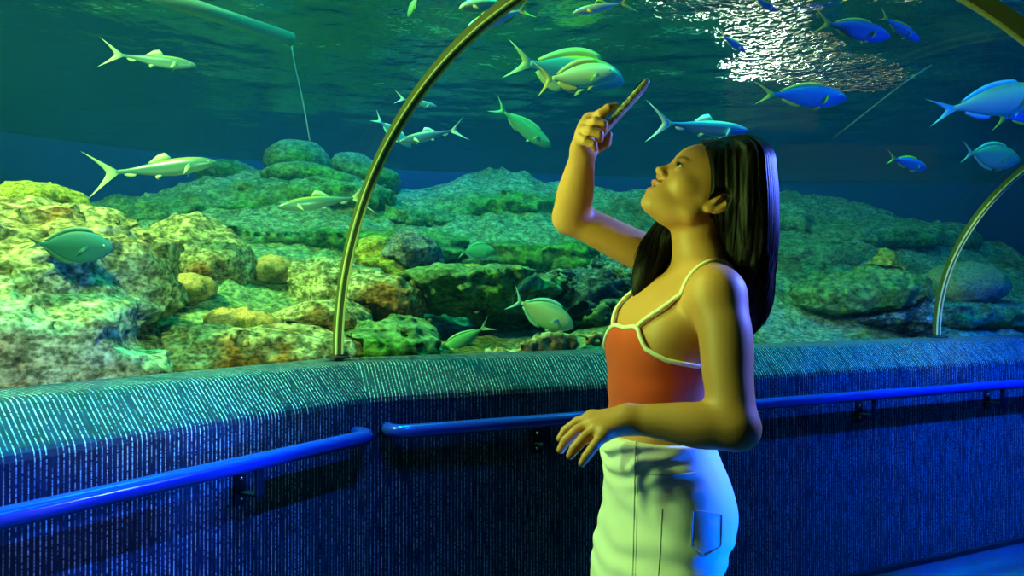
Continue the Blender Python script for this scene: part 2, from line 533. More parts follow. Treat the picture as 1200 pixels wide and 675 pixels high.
# ------------------------------------------------------------------ tank: reef, water, back wall
def rock_mat(name, cols, scale=1.0, bump=.6, patch=None, pscale=2.2):
    """cols: dark pit, mid, light ; patch: colour of the algae / coral crust"""
    m, nt = new_mat(name)
    t = N(nt, 'ShaderNodeTexCoord')
    mp = N(nt, 'ShaderNodeMapping'); mp.inputs['Scale'].default_value = (scale, scale, scale * 1.5)
    L(nt, t.outputs['Object'], mp.inputs[0])
    n1 = N(nt, 'ShaderNodeTexNoise', i_Scale=20.0, i_Detail=9.0, i_Roughness=.74); L(nt, mp.outputs[0], n1.inputs['Vector'])
    v1 = N(nt, 'ShaderNodeTexVoronoi', i_Scale=62.0, feature='SMOOTH_F1'); L(nt, mp.outputs[0], v1.inputs['Vector'])
    a = math_(nt, 'ADD', math_(nt, 'MULTIPLY', n1.outputs['Fac'], .88), math_(nt, 'MULTIPLY', v1.outputs['Distance'], .22))
    r = ramp(nt, [(.36, cols[0]), (.50, cols[1]), (.66, cols[2])]); L(nt, a, r.inputs[0])
    p = N(nt, 'ShaderNodeBsdfPrincipled', i_Roughness=.9); p.inputs['Specular IOR Level'].default_value = .15
    o = N(nt, 'ShaderNodeOutputMaterial')
    out = r.outputs[0]
    if patch:
        n2 = N(nt, 'ShaderNodeTexNoise', i_Scale=pscale, i_Detail=4.0, i_Roughness=.6); L(nt, t.outputs['Object'], n2.inputs['Vector'])
        pr = ramp(nt, [(.50, (0, 0, 0, 1)), (.62, (1, 1, 1, 1))]); L(nt, n2.outputs['Fac'], pr.inputs[0])
        mx = N(nt, 'ShaderNodeMix', data_type='RGBA', blend_type='MULTIPLY'); L(nt, pr.outputs[0], mx.inputs[0]); L(nt, out, mx.inputs[6]); mx.inputs[7].default_value = lin(patch)
        out = mx.outputs[2]
    L(nt, out, p.inputs['Base Color'])
    b = N(nt, 'ShaderNodeBump', i_Strength=bump, i_Distance=.02); L(nt, a, b.inputs['Height']); L(nt, b.outputs[0], p.inputs['Normal'])
    L(nt, p.outputs[0], o.inputs[0])
    return m
M_ROCK = rock_mat('encrusted_reef_rock', ('#1c261c', '#7c7858', '#e8deb0'), 1.0, .9, '#c88a5a')
M_ROCK2 = rock_mat('mossy_reef_rock', ('#182c22', '#4a6a4e', '#86a878'), .7, .7, '#d8ff9a', 1.2)
M_BED = rock_mat('reef_bed_rubble', ('#20362c', '#5f7c60', '#b4c49a'), .9, .9, '#b8a878', 1.1)
M_YEL = rock_mat('yellow_crust_coral', ('#3c3c14', '#8f8a38', '#ccc66a'), 1.6, .8)
M_BRAIN = rock_mat('brain_coral_skin', ('#6a5038', '#b89060', '#e0b880'), 2.4, .5, '#7a9a60', 4.0)
M_GREY = rock_mat('grey_smooth_boulder', ('#141c28', '#4c5a72', '#98a0a8'), 1.3, .7, '#6a7aa0', 5)
M_TAN = rock_mat('tan_knobbly_coral', ('#3a2a1c', '#a8804c', '#e8c890'), 1.0, .8)
M_BOUL = rock_mat('olive_speckled_boulder', ('#4a5a48', '#7f8a68', '#a8b088'), 2.6, .5)
M_DARKR = rock_mat('dark_table_rock', ('#0e1c22', '#37525a', '#8fb0a4'), 1.2, .9, '#4a6a80', 3)

# ---- reef bed as a height field through points read off the photograph
AN = [(0, 470, 1.75), (0, 480, 1.2), (100, 462, 2.1), (250, 445, 2.55), (370, 424, 2.9), (250, 405, 3.0), (370, 385, 3.25), (300, 350, 3.6), (220, 330, 3.6),
      (380, 335, 4.0), (150, 300, 3.9), (300, 292, 4.5), (400, 292, 4.7), (250, 250, 5.0), (330, 232, 5.3), (400, 240, 5.4), (200, 238, 5.1), (150, 238, 5.1),
      (300, 212, 5.8), (400, 210, 6.0), (470, 228, 6.1), (550, 212, 6.3), (600, 210, 6.4), (650, 222, 6.4),
      (450, 432, 3.0), (500, 420, 3.2), (600, 418, 3.35), (700, 414, 3.5), (450, 395, 3.7), (550, 395, 3.8), (640, 392, 3.9), (560, 335, 4.8), (660, 325, 4.9), (470, 335, 4.6),
      (560, 262, 5.5), (650, 262, 5.6), (750, 255, 5.7), (720, 232, 6.2),
      (800, 402, 3.8), (900, 398, 4.2), (1000, 394, 4.5), (1100, 388, 4.8), (1200, 386, 5.1), (900, 330, 5.0), (950, 355, 4.95), (1050, 360, 5.1), (1000, 300, 5.8), (1150, 345, 5.5),
      (950, 252, 6.4), (1050, 268, 6.5), (1150, 305, 6.5), (1000, 236, 7.0), (900, 222, 6.9), (820, 235, 6.5), (1150, 285, 7.1), (1250, 330, 6.7), (860, 300, 5.5), (1350, 380, 6.0), (1500, 385, 6.5)]
AP = np.array([at(*a) for a in AN])
ext = [(-6, 3, .9), (-5, 6, .8), (-3, 7.6, .9), (0, 8.2, .9), (3, 8.6, .9), (6, 9, .8), (8, 7, .9), (-3.5, 1, .95), (-2.2, .2, .95), (-1.8, -.6, .95), (-4, -1, .9), (-3, 4.2, 1.0), (-3.6, 5.2, .9),(6, 5.2, .95)]
AP = np.vstack([AP, ext])
def tps(X, z, lam=2e-3):
    n = len(X); d = np.linalg.norm(X[:, None] - X[None], axis=2); K = d ** 2 * np.log(d + 1e-9) + lam * np.eye(n)
    Pm = np.c_[np.ones(n), X]; A = np.zeros((n + 3, n + 3)); A[:n, :n] = K; A[:n, n:] = Pm; A[n:, :n] = Pm.T
    w = np.linalg.solve(A, np.r_[z, 0, 0, 0])
    def f(Q):
        r = np.zeros(len(Q))
        for s in range(0, len(Q), 20000):
            q = Q[s:s + 20000]; dd = np.linalg.norm(q[:, None] - X[None], axis=2)
            r[s:s + 20000] = (dd ** 2 * np.log(dd + 1e-9)) @ w[:n] + w[n] + q @ w[n + 1:]
        return r
    return f
BEDF = tps(AP[:, :2], AP[:, 2])
def outside(x, y):
    """distance outwards from the left/right wall faces (positive = in the tank)"""
    P = np.stack([x, y], -1) - C0
    return np.maximum(-(P @ N1), -(P @ N2)) if False else np.where(P @ TM < 0, -(P @ N1), -(P @ N2))
def bed_z(Q):
    z = np.clip(BEDF(Q), .55, 2.3)
    P3 = np.c_[Q, np.zeros(len(Q))]
    amp = np.clip((Q[:, 1] - 1.5) / 4, .25, 1)
    z = z + amp * (.07 * fbm(P3, 1.6, 3, 3) + .035 * ridged(P3, 4.2, 3, 5)) + .014 * fbm(P3, 16, 3, 8)
    return z
xs = np.arange(-4.8, 7.2, .03); ys = np.arange(-.9, 8.4, .03)
GX, GY = np.meshgrid(xs, ys, indexing='ij')
Q = np.c_[GX.ravel(), GY.ravel()]
d = outside(Q[:, 0], Q[:, 1])
keep = (d > .30)
z = np.full(len(Q), 0.0); z[keep] = bed_z(Q[keep])
idx = np.full(len(Q), -1); idx[keep] = np.arange(keep.sum())
I = idx.reshape(GX.shape)
q = np.stack([I[:-1, :-1], I[1:, :-1], I[1:, 1:], I[:-1, 1:]], -1).reshape(-1, 4)
q = q[(q >= 0).all(1)]
BV = np.c_[Q[keep], z[keep]]
# overhanging sideways jitter so the bed does not look like a draped cloth
BV[:, 0] += .03 * fbm(BV, 7, 2, 21); BV[:, 1] += .03 * fbm(BV, 7, 2, 22)
o = mesh_np('reef_bed', BV, q, M_BED); tag(o, 'green rubble-covered reef slope rising across the back of the tank', 'reef slope', kind='structure')

# ---- separate rocks
def ledge_noise(P, seed, strata=1.0, amp=1.0):
    w = P.copy(); w[:, 2] = w[:, 2] * 2.2 + .25 * fbm(P, 2.5, 2, seed + 3)
    n = .5 * fbm(w, 2.2, 3, seed) + .28 * ridged(w, 7.0, 3, seed + 1)
    zz = P[:, 2] * 5 + 1.2 * fbm(P, 1.6, 2, seed + 9)
    st = np.abs((zz - np.floor(zz)) - .5) * 2
    return -amp * (.10 * n + .05 * strata * (st - .4)) - (amp * .6 + .4) * .014 * ridged(P, 20, 3, seed + 5)
ROCKS = []
def rock(name, label, parts, mat, seed=0, h=.02, strata=.6, amp=1.0, k=.08, cat='rock', group=None, pits=0):
    """parts: list of (px,py,Y, rx,ry,rz) ellipsoids"""
    E = [(at(a[0], a[1], a[2]), np.array(a[3:6])) for a in parts]
    lo = np.min([c - r for c, r in E], 0) - .14 * max(amp, .3); hi = np.max([c + r for c, r in E], 0) + .14 * max(amp, .3)
    org = np.array([(lo[0] + hi[0]) / 2, (lo[1] + hi[1]) / 2, lo[2]])
    def f(P):
        d = None
        for c, r in E:
            e = ell(P, c, r); d = e if d is None else smin(d, e, k)
        d = d + ledge_noise(P, seed, strata, amp)
        d = smax(d, .31 - outside(P[:, 0], P[:, 1]), .02)
        d = smax(d, P[:, 2] - 2.5, .02)
        if pits: d = d + pits * np.clip(vnoise(P * 38, seed + 2) - .1, 0, 1)
        return d * .8
    prev = [(g_, l_, h_) for (g_, l_, h_) in ROCKS if (l_ < hi).all() and (h_ > lo).all()]
    ROCKS.append((f, lo, hi))
    def f2(P):                                   # rocks touch, they do not run into each other
        d = f(P)
        for g_, l_, h_ in prev:
            m = ((P > l_ - .03) & (P < h_ + .03)).all(1) & (d < .12)
            if m.any(): d[m] = np.maximum(d[m], h * 1.15 - g_(P[m]))
        return d
    V, Fq = surfnets(f2, lo, hi, h, proj=0)
    o = mesh_np(name, V - org, Fq, mat); o.location = org
    return tag(o, label, cat, group)

rock('reef_outcrop', 'huge pale stepped rock outcrop filling the near corner of the tank', [
    (-60, 320, 2.6, .70, .5, .20), (20, 312, 2.85, .34, .38, .13), (75, 322, 2.75, .20, .30, .10), (15, 378, 2.6, .36, .4, .12), (-60, 400, 2.3, .5, .4, .25), (70, 395, 2.55, .20, .3, .09),
    (60, 440, 2.45, .26, .3, .13), (0, 450, 2.2, .4, .35, .18), (30, 275, 3.05, .36, .32, .09), (-60, 480, 2.0, .5, .35, .25), (118, 430, 2.65, .13, .22, .13)],
     M_ROCK, 3, .0155, .9, .9, .06)
rock('domed_rock', 'olive domed rock crowning the pale stepped outcrop', [(46, 250, 3.3, .20, .2, .11)], M_YEL, 12, .014, .2, .35)
rock('rock_mound', 'squarish tan rock mound behind the stepped outcrop', [(222, 298, 3.75, .17, .22, .17), (248, 310, 3.7, .17, .2, .15), (203, 312, 3.7, .10, .2, .16)], M_ROCK, 31, .016, .2, .6)
rock('coral_boulder', 'rounded orange-topped boulder directly below the squarish tan mound', [(217, 336, 3.3, .115, .14, .055)], M_BRAIN, 41, .012, .1, .35, group=None)
rock('brain_coral', 'small round yellow brain coral alone on the rubble', [(319, 317, 3.8, .095, .11, .055)], M_BRAIN, 42, .011, .1, .3, cat='coral')
rock('long_boulder', 'long low olive boulder lying beside a dark hole', [(290, 380, 3.05, .135, .14, .048), (265, 379, 3.05, .06, .1, .045)], M_BRAIN, 43, .011, .1, .35)
rock('slab_rock', 'flat pale slab under the long olive boulder', [(280, 402, 2.98, .30, .25, .05), (350, 408, 3.0, .24, .2, .05), (225, 418, 2.85, .25, .25, .07), (300, 425, 2.9, .3, .15, .06)], M_ROCK, 44, .013, .2, .3)
rock('hollow_rock', 'low hollow rock next to the corner rib', [(382, 338, 3.9, .16, .2, .10), (405, 352, 3.8, .2, .2, .12)], M_ROCK, 45, .016, .4, 1.0)
rock('pitted_rock', 'pitted dark rock running under the corner rib', [(395, 376, 3.4, .14, .2, .07), (355, 378, 3.35, .15, .16, .05)], M_ROCK, 46, .014, .3, .4)
rock('yellow_coral', 'knobbly yellow-green coral leaning on the grey round boulder', [(441, 302, 3.95, .09, .14, .10), (432, 318, 3.9, .1, .14, .09), (462, 320, 3.8, .05, .06, .055), (455, 322, 3.85, .08, .1, .05)], M_YEL, 51, .012, .2, .45, .03, cat='coral')
rock('coral_ledge', 'crusty ledge carrying the yellow-green coral', [(430, 343, 3.75, .22, .25, .10), (455, 350, 3.7, .14, .2, .06)], M_ROCK, 52, .015, .3, .7)
rock('grey_boulder', 'round grey-blue boulder with a pale scar', [(480, 302, 3.9, .135, .15, .11)], M_GREY, 53, .013, .1, .4)
rock('table_rock', 'broad flat-topped table rock with a dark overhang in mid tank', [(540, 332, 3.85, .30, .28, .06), (590, 335, 3.95, .28, .28, .05), (520, 346, 3.9, .16, .2, .08), (600, 352, 4.0, .18, .2, .09)], M_ROCK2, 54, .016, .5, .7)
rock('coral_crust', 'thin curved rim of pale coral along the back of the table rock', [(540, 319, 4.1, .22, .12, .028), (580, 325, 4.15, .16, .1, .025)], M_YEL, 55, .012, .2, .45, cat='coral')
rock('shelf_rock', 'dark layered shelf rock seen above the pale round fish', [(640, 338, 4.3, .36, .3, .045), (662, 347, 4.1, .17, .2, .05), (640, 353, 4.15, .3, .25, .04)], M_DARKR, 56, .016, .9, .7)
rock('shelf_rock', 'green-topped shelf rock tucked in front of the far elbow', [(735, 318, 4.6, .22, .3, .10), (720, 348, 4.4, .2, .25, .05), (745, 345, 4.5, .3, .3, .09)], M_DARKR, 57, .018, .6, .8)
rock('wedge_rock', 'teal wedge-shaped rock low behind the chest of the woman', [(700, 368, 4.0, .16, .22, .07), (725, 376, 4.0, .2, .25, .06)], M_ROCK2, 58, .016, .5, .6)
rock('knobbly_coral', 'tan knobbly coral spread low against the glass by the orange top', [(690, 402, 3.15, .15, .12, .030), (655, 410, 3.12, .13, .12, .025), (722, 400, 3.2, .13, .12, .035), (620, 420, 3.1, .12, .12, .02)], M_TAN, 59, .010, .1, .45, .03, cat='coral', pits=.012)
rock('rubble_rock', 'pale green rubble heap right of the rib foot', [(440, 412, 3.1, .20, .18, .055), (400, 420, 3.1, .16, .18, .04), (475, 396, 3.3, .12, .15, .05)], M_ROCK2, 60, .012, .4, .6)
# far reef domes on the ridge
rock('reef_dome', 'dark round reef dome highest on the left ridge', [(349, 188, 6.0, .24, .3, .15)], M_ROCK2, 61, .026, .1, .3)
rock('reef_dome', 'bright green flattened reef dome below the round dark one', [(352, 208, 5.7, .27, .35, .075), (385, 214, 5.7, .25, .3, .06)], M_ROCK2, 62, .026, .3, .4)
rock('reef_dome', 'small dim reef dome just left of the rib', [(412, 199, 6.2, .20, .3, .11), (440, 212, 6.2, .2, .3, .08)], M_ROCK2, 63, .026, .2, .3)
rock('reef_dome', 'low dim reef dome behind the tail of the largest silver fish', [(268, 203, 6.3, .24, .3, .09)], M_ROCK2, 64, .026, .2, .3)
rock('reef_ledge', 'long green ledge across the left slope below the reef domes', [(270, 246, 5.5, .70, .4, .10), (370, 232, 5.6, .55, .4, .08), (190, 256, 5.3, .45, .4, .08)], M_ROCK2, 65, .026, .6, .7)
rock('reef_ledge', 'broad dim green ledge in the middle of the slope', [(480, 262, 5.9, .55, .5, .08), (580, 248, 6.1, .6, .5, .11), (560, 236, 6.4, .35, .4, .10), (640, 245, 6.4, .5, .4, .10)], M_ROCK2, 66, .028, .6, .8)
rock('reef_ledge', 'low green ledge below the pale silver fish by the rib', [(330, 284, 4.9, .55, .4, .045), (440, 290, 5.0, .5, .4, .055)], M_ROCK2, 67, .022, .6, .6)
rock('reef_ledge', 'teal ledge behind the raised elbow', [(620, 304, 5.2, .55, .4, .06), (540, 298, 5.2, .4, .3, .06)], M_ROCK2, 68, .024, .6, .6)
# right hand side
rock('coral_table', 'green table rock topped with a little coral spire', [(1005, 345, 4.7, .32, .28, .09), (1035, 338, 4.7, .22, .25, .10), (970, 352, 4.7, .2, .2, .05)], M_ROCK2, 71, .015, .3, .6)
rock('coral_spire', 'small pointed coral spire on the green table rock', [(1037, 312, 4.68, .045, .05, .10), (1028, 322, 4.66, .08, .08, .06), (1040, 320, 4.72, .09, .08, .06), (1012, 325, 4.68, .035, .04, .05), (1050, 328, 4.7, .04, .04, .06)], M_YEL, 72, .010, .1, .35, .02, cat='coral')
rock('pedestal_rock', 'dark blue rock block holding up the green table rock', [(1058, 368, 4.75, .17, .25, .16), (1020, 368, 4.8, .25, .25, .07)], M_DARKR, 73, .018, .4, .7)
rock('domed_boulder', 'olive domed boulder with two dark pits beyond the far rib', [(1135, 334, 5.0, .215, .22, .13), (1112, 338, 5.0, .15, .2, .11)], M_BOUL, 74, .012, .0, .25)
rock('base_rock', 'wide flat rock carrying the olive domed boulder', [(1120, 368, 5.05, .40, .3, .10), (1170, 372, 5.1, .25, .25, .09)], M_ROCK2, 75, .018, .4, .6)
rock('pink_rock', 'small pinkish rock at the frame edge behind the domed boulder', [(1205, 368, 5.4, .14, .15, .07)], M_TAN, 76, .014, .2, .5)
rock('reef_ledge', 'smooth bluish ledge behind the long dark hair', [(930, 305, 6.0, .6, .5, .11), (1010, 280, 6.4, .6, .5, .12), (900, 268, 6.6, .5, .5, .12), (1080, 282, 6.7, .45, .4, .12)], M_ROCK2, 77, .03, .5, .7)
rock('reef_ledge', 'low teal ledge in front of the bluish one', [(910, 355, 5.1, .45, .4, .07), (960, 332, 5.5, .5, .4, .07)], M_ROCK2, 78, .026, .5, .6)

# ---- back wall of the tank (painted basin), follows a smooth curve
def basin_mat():
    m, nt = new_mat('blue_painted_basin')
    t = N(nt, 'ShaderNodeTexCoord'); n = N(nt, 'ShaderNodeTexNoise', i_Scale=.8, i_Detail=4.0); L(nt, t.outputs['Object'], n.inputs['Vector'])
    r = ramp(nt, [(.35, '#08205c'), (.7, '#0e2e7a')]); L(nt, n.outputs['Fac'], r.inputs[0])
    p = N(nt, 'ShaderNodeBsdfPrincipled', i_Roughness=.8); o = N(nt, 'ShaderNodeOutputMaterial'); p.inputs['Specular IOR Level'].default_value = .1
    L(nt, r.outputs[0], p.inputs['Base Color']); L(nt, p.outputs[0], o.inputs[0]); return m
M_BASIN = basin_mat()
ctrl = [(-3.2, -3.0), (-4.6, -1.0), (-5.2, 1.5), (-4.9, 4.2), (-3.8, 6.4), (-1.6, 7.8), (1.2, 8.4), (4.0, 8.9), (7.0, 8.6), (9.6, 7.0), (10.4, 4.0), (9.8, 1.0), (7.0, -1.2)]
pl = []
for i in range(len(ctrl) - 1):
    p0, p1, p2, p3 = [np.array(ctrl[min(max(i + j, 0), len(ctrl) - 1)]) for j in (-1, 0, 1, 2)]
    for u in np.linspace(0, 1, 8, endpoint=False):
        pl.append(.5 * ((2 * p1) + (-p0 + p2) * u + (2 * p0 - 5 * p1 + 4 * p2 - p3) * u * u + (-p0 + 3 * p1 - 3 * p2 + p3) * u ** 3))
pl.append(np.array(ctrl[-1])); pl = np.array(pl)
ctr = np.array([1.5, 3.0]); outp = pl + (pl - ctr) / np.linalg.norm(pl - ctr, axis=1)[:, None] * .2
V = []; n = len(pl)
for z_ in (-.05, 2.60):
    V += [(p[0], p[1], z_) for p in pl]
    V += [(p[0], p[1], z_) for p in outp]
F = []
for i in range(n - 1):
    F += [(i, i + 1, 2 * n + i + 1, 2 * n + i), (n + i, 3 * n + i, 3 * n + i + 1, n + i + 1), (2 * n + i, 2 * n + i + 1, 3 * n + i + 1, 3 * n + i)]
tag(mesh_np('wall_back', np.array(V), F, M_BASIN), kind='structure')

# ---- water surface, seen from below: real ripples
WZ = 2.62
def surf_mat():
    m, nt = new_mat('rippled_water_surface')
    gl = N(nt, 'ShaderNodeBsdfGlossy', i_Roughness=.08); gl.inputs[0].default_value = (.34, .62, .68, 1)
    rf = N(nt, 'ShaderNodeBsdfRefraction', i_Roughness=.01, i_IOR=SIOR); rf.inputs[0].default_value = (.95, 1, .9, 1)
    tr = N(nt, 'ShaderNodeBsdfTransparent'); tr.inputs[0].default_value = (.8, 1, .92, 1)
    rg = N(nt, 'ShaderNodeBsdfRefraction', i_Roughness=.01, i_IOR=1.02); rg.inputs[0].default_value = (.95, 1, .95, 1)
    a0 = N(nt, 'ShaderNodeMixShader'); a0.inputs[0].default_value = .5
    a = N(nt, 'ShaderNodeMixShader'); a.inputs[0].default_value = .0
    b = N(nt, 'ShaderNodeMixShader'); b.inputs[0].default_value = .004
    o = N(nt, 'ShaderNodeOutputMaterial')
    L(nt, gl.outputs[0], a0.inputs[1]); L(nt, rf.outputs[0], a0.inputs[2]); L(nt, a0.outputs[0], a.inputs[1]); L(nt, rg.outputs[0], a.inputs[2])
    L(nt, a.outputs[0], b.inputs[1]); L(nt, tr.outputs[0], b.inputs[2]); L(nt, b.outputs[0], o.inputs[0])
    t = N(nt, 'ShaderNodeTexCoord'); n = N(nt, 'ShaderNodeTexNoise', i_Scale=6.0, i_Detail=3.0, i_Roughness=.5)
    n2 = N(nt, 'ShaderNodeTexNoise', i_Scale=21.0, i_Detail=1.5, i_Roughness=.5, i_Distortion=.6)
    L(nt, t.outputs['Object'], n.inputs['Vector']); L(nt, t.outputs['Object'], n2.inputs['Vector'])
    bp = N(nt, 'ShaderNodeBump', i_Strength=.5, i_Distance=.05); L(nt, n.outputs['Fac'], bp.inputs['Height'])
    b2 = N(nt, 'ShaderNodeBump', i_Strength=1.0, i_Distance=SBMP); L(nt, n2.outputs['Fac'], b2.inputs['Height'])
    # choppy only in patches shaped to place the glitter and glare; calm elsewhere
    sp = N(nt, 'ShaderNodeSeparateXYZ'); L(nt, t.outputs['Object'], sp.inputs[0])
    jig = math_(nt, 'MULTIPLY', math_(nt, 'SUBTRACT', n.outputs['Fac'], .5), .9)
    def blob(x, y, sx, sy, shear):
        dx = math_(nt, 'SUBTRACT', sp.outputs[0], x); dy = math_(nt, 'SUBTRACT', math_(nt, 'SUBTRACT', sp.outputs[1], y), math_(nt, 'MULTIPLY', dx, shear))
        r = math_(nt, 'ADD', math_(nt, 'POWER', math_(nt, 'ABSOLUTE', math_(nt, 'MULTIPLY', dx, 1 / sx)), 2.0), math_(nt, 'POWER', math_(nt, 'ABSOLUTE', math_(nt, 'MULTIPLY', dy, 1 / sy)), 2.0))
        return math_(nt, 'MULTIPLY', math_(nt, 'SUBTRACT', math_(nt, 'ADD', 1.25, jig), r), 2.2, clamp=True)
    mk = blob(*BLOBS[0])
    for q_ in BLOBS[1:]: mk = math_(nt, 'MAXIMUM', mk, blob(*q_))
    glare_core = math_(nt, 'MAXIMUM', blob(*GLARE_CORE[0]), blob(*GLARE_CORE[1]))
    L(nt, math_(nt, 'ADD', math_(nt, 'MULTIPLY', glare_core, .26), .01), rf.inputs['Roughness'])
    hh = math_(nt, 'MULTIPLY', n2.outputs['Fac'], mk)
    nt.links.remove(b2.inputs['Height'].links[0]); L(nt, hh, b2.inputs['Height'])
    L(nt, bp.outputs[0], gl.inputs['Normal']); L(nt, bp.outputs[0], b2.inputs['Normal']); L(nt, b2.outputs[0], rf.inputs['Normal']); L(nt, b2.outputs[0], rg.inputs['Normal'])
    return m
SIOR, SBMP = 1.12, .055
GLARE_CORE = [(1.47, 4.36, .16, .30, 0), (.92, 3.42, .28, .16, 0)]  # rough patches placed only to whiten the core of the glare
BLOBS = [(1.50, 4.33, .28, .42, .0), (1.98, 4.62, .50, .34, .45), (.95, 3.45, .42, .28, 0), (1.25, 3.8, .22, .35, 0)]
M_SURF = surf_mat()
xs = np.arange(-5.6, 10.9, .05); ys = np.arange(-3.4, 9.3, .05)
GX, GY = np.meshgrid(xs, ys, indexing='ij'); P3 = np.c_[GX.ravel(), GY.ravel(), np.zeros(GX.size)]
zz = WZ + .014 * fbm(P3 * np.array([1, 1.6, 1]), 2.4, 4, 91)
nx, ny = GX.shape; I = np.arange(nx * ny).reshape(nx, ny)
q = np.stack([I[:-1, :-1], I[1:, :-1], I[1:, 1:], I[:-1, 1:]], -1).reshape(-1, 4)
ws = mesh_np('water_surface', np.c_[P3[:, :2], zz], q, M_SURF); tag(ws, kind='structure')

# ---- dark hall ceiling above the open tank
g = Geo(); g.box((2, 4, 5.0), (9, 0, 0), (0, 9, 0), (0, 0, .05)); tag(g.obj('ceiling', princ('black_hall_ceiling', '#05080a', .9), smooth=False), kind='structure')

# ---- acrylic reflections built as solid tubes: a pale band and two thin lines
M_REFL = princ('pale_reflection', '#4f7c80', .6)
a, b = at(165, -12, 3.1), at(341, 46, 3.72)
g = Geo().tube([a - a, b - a], .034, 20); o = g.obj('reflection_band', M_REFL); o.location = a
tag(o, 'pale reflection band on the acrylic, built as a slanting tube, upper left', 'reflection band')
M_LINE = princ('reflected_streak', '#c8d8ff', .4)
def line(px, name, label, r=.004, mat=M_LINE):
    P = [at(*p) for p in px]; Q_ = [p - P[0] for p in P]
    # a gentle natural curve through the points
    g = Geo().tube(Q_, r, 8); o = g.obj(name, mat); o.location = P[0]; tag(o, label, 'reflection line')
line([(341, 50, 3.72), (345, 75, 3.74), (352, 105, 3.76), (358, 135, 3.78), (363, 165, 3.8)], 'reflection_streak', 'thin pale reflection streak below the end of the band, built as a tube', .003)
line([(1092, 76, 3.75), (1060, 97, 3.8), (1030, 120, 3.85), (1000, 144, 3.9), (976, 162, 3.95)], 'seam_reflection', 'thin dark seam reflection below the bright sparkle, built as a tube', .004, princ('dark_reflection', '#40504c', .35))

# ---- water body: homogeneous tint, hollow where the tunnel runs
def vol_mat(dens=.16, an=.35):
    m, nt = new_mat('sea_water')
    o = N(nt, 'ShaderNodeOutputMaterial')
    ab = N(nt, 'ShaderNodeVolumeAbsorption', i_Density=VABS); ab.inputs[0].default_value = (.42, .93, .92, 1)
    if VSC > 0:
        sc = N(nt, 'ShaderNodeVolumeScatter', i_Density=VSC, i_Anisotropy=.3); sc.inputs[0].default_value = (.05, .42, 1.0, 1)
        ad = N(nt, 'ShaderNodeAddShader'); L(nt, ab.outputs[0], ad.inputs[0]); L(nt, sc.outputs[0], ad.inputs[1]); L(nt, ad.outputs[0], o.inputs['Volume'])
    else: L(nt, ab.outputs[0], o.inputs['Volume'])
    return m
VABS, VSC = .26, .035
s_, z_ = arch(33, .055)
inner = [(s_[i], z_[i]) for i in range(33)]
ol, orr, oz0, oz1 = -6.0, S0 + 2 * A_ + 3.5, .3, WZ - .03
# outer ring points matched one to one with the inner ones
outer = []
for i in range(33):
    u = i / 32
    if u < .3: outer.append((ol, oz0 + (oz1 - oz0) * (u / .3)))
    elif u < .7: outer.append((ol + (orr - ol) * ((u - .3) / .4), oz1))
    else: outer.append((orr, oz1 - (oz1 - oz0) * ((u - .7) / .3)))
V = []; F = []
stn = [(0, -3.3), (0, 0), (1, LR)]
for (seg, t) in stn:
    for ring in (inner, outer):
        for (s, z) in ring:
            p = on(seg, t, s if not (t != 0 and False) else s); V.append((p[0], p[1], z))
m_ = 33
for k in range(2):
    b0, b1 = k * 2 * m_, (k + 1) * 2 * m_
    for r in (0, m_):
        for i in range(m_ - 1): F.append((b0 + r + i, b0 + r + i + 1, b1 + r + i + 1, b1 + r + i))
    for i in (0, m_ - 1): F.append((b0 + i, b0 + m_ + i, b1 + m_ + i, b1 + i))
for b0 in (0, 4 * m_):
    for i in range(m_ - 1): F.append((b0 + i, b0 + i + 1, b0 + m_ + i + 1, b0 + m_ + i))
o = mesh_np('water', np.array(V), F, vol_mat(), smooth=False)
bm = bmesh.new(); bm.from_mesh(o.data); bmesh.ops.recalc_face_normals(bm, faces=bm.faces); bm.to_mesh(o.data); bm.free()
tag(o, kind='structure')
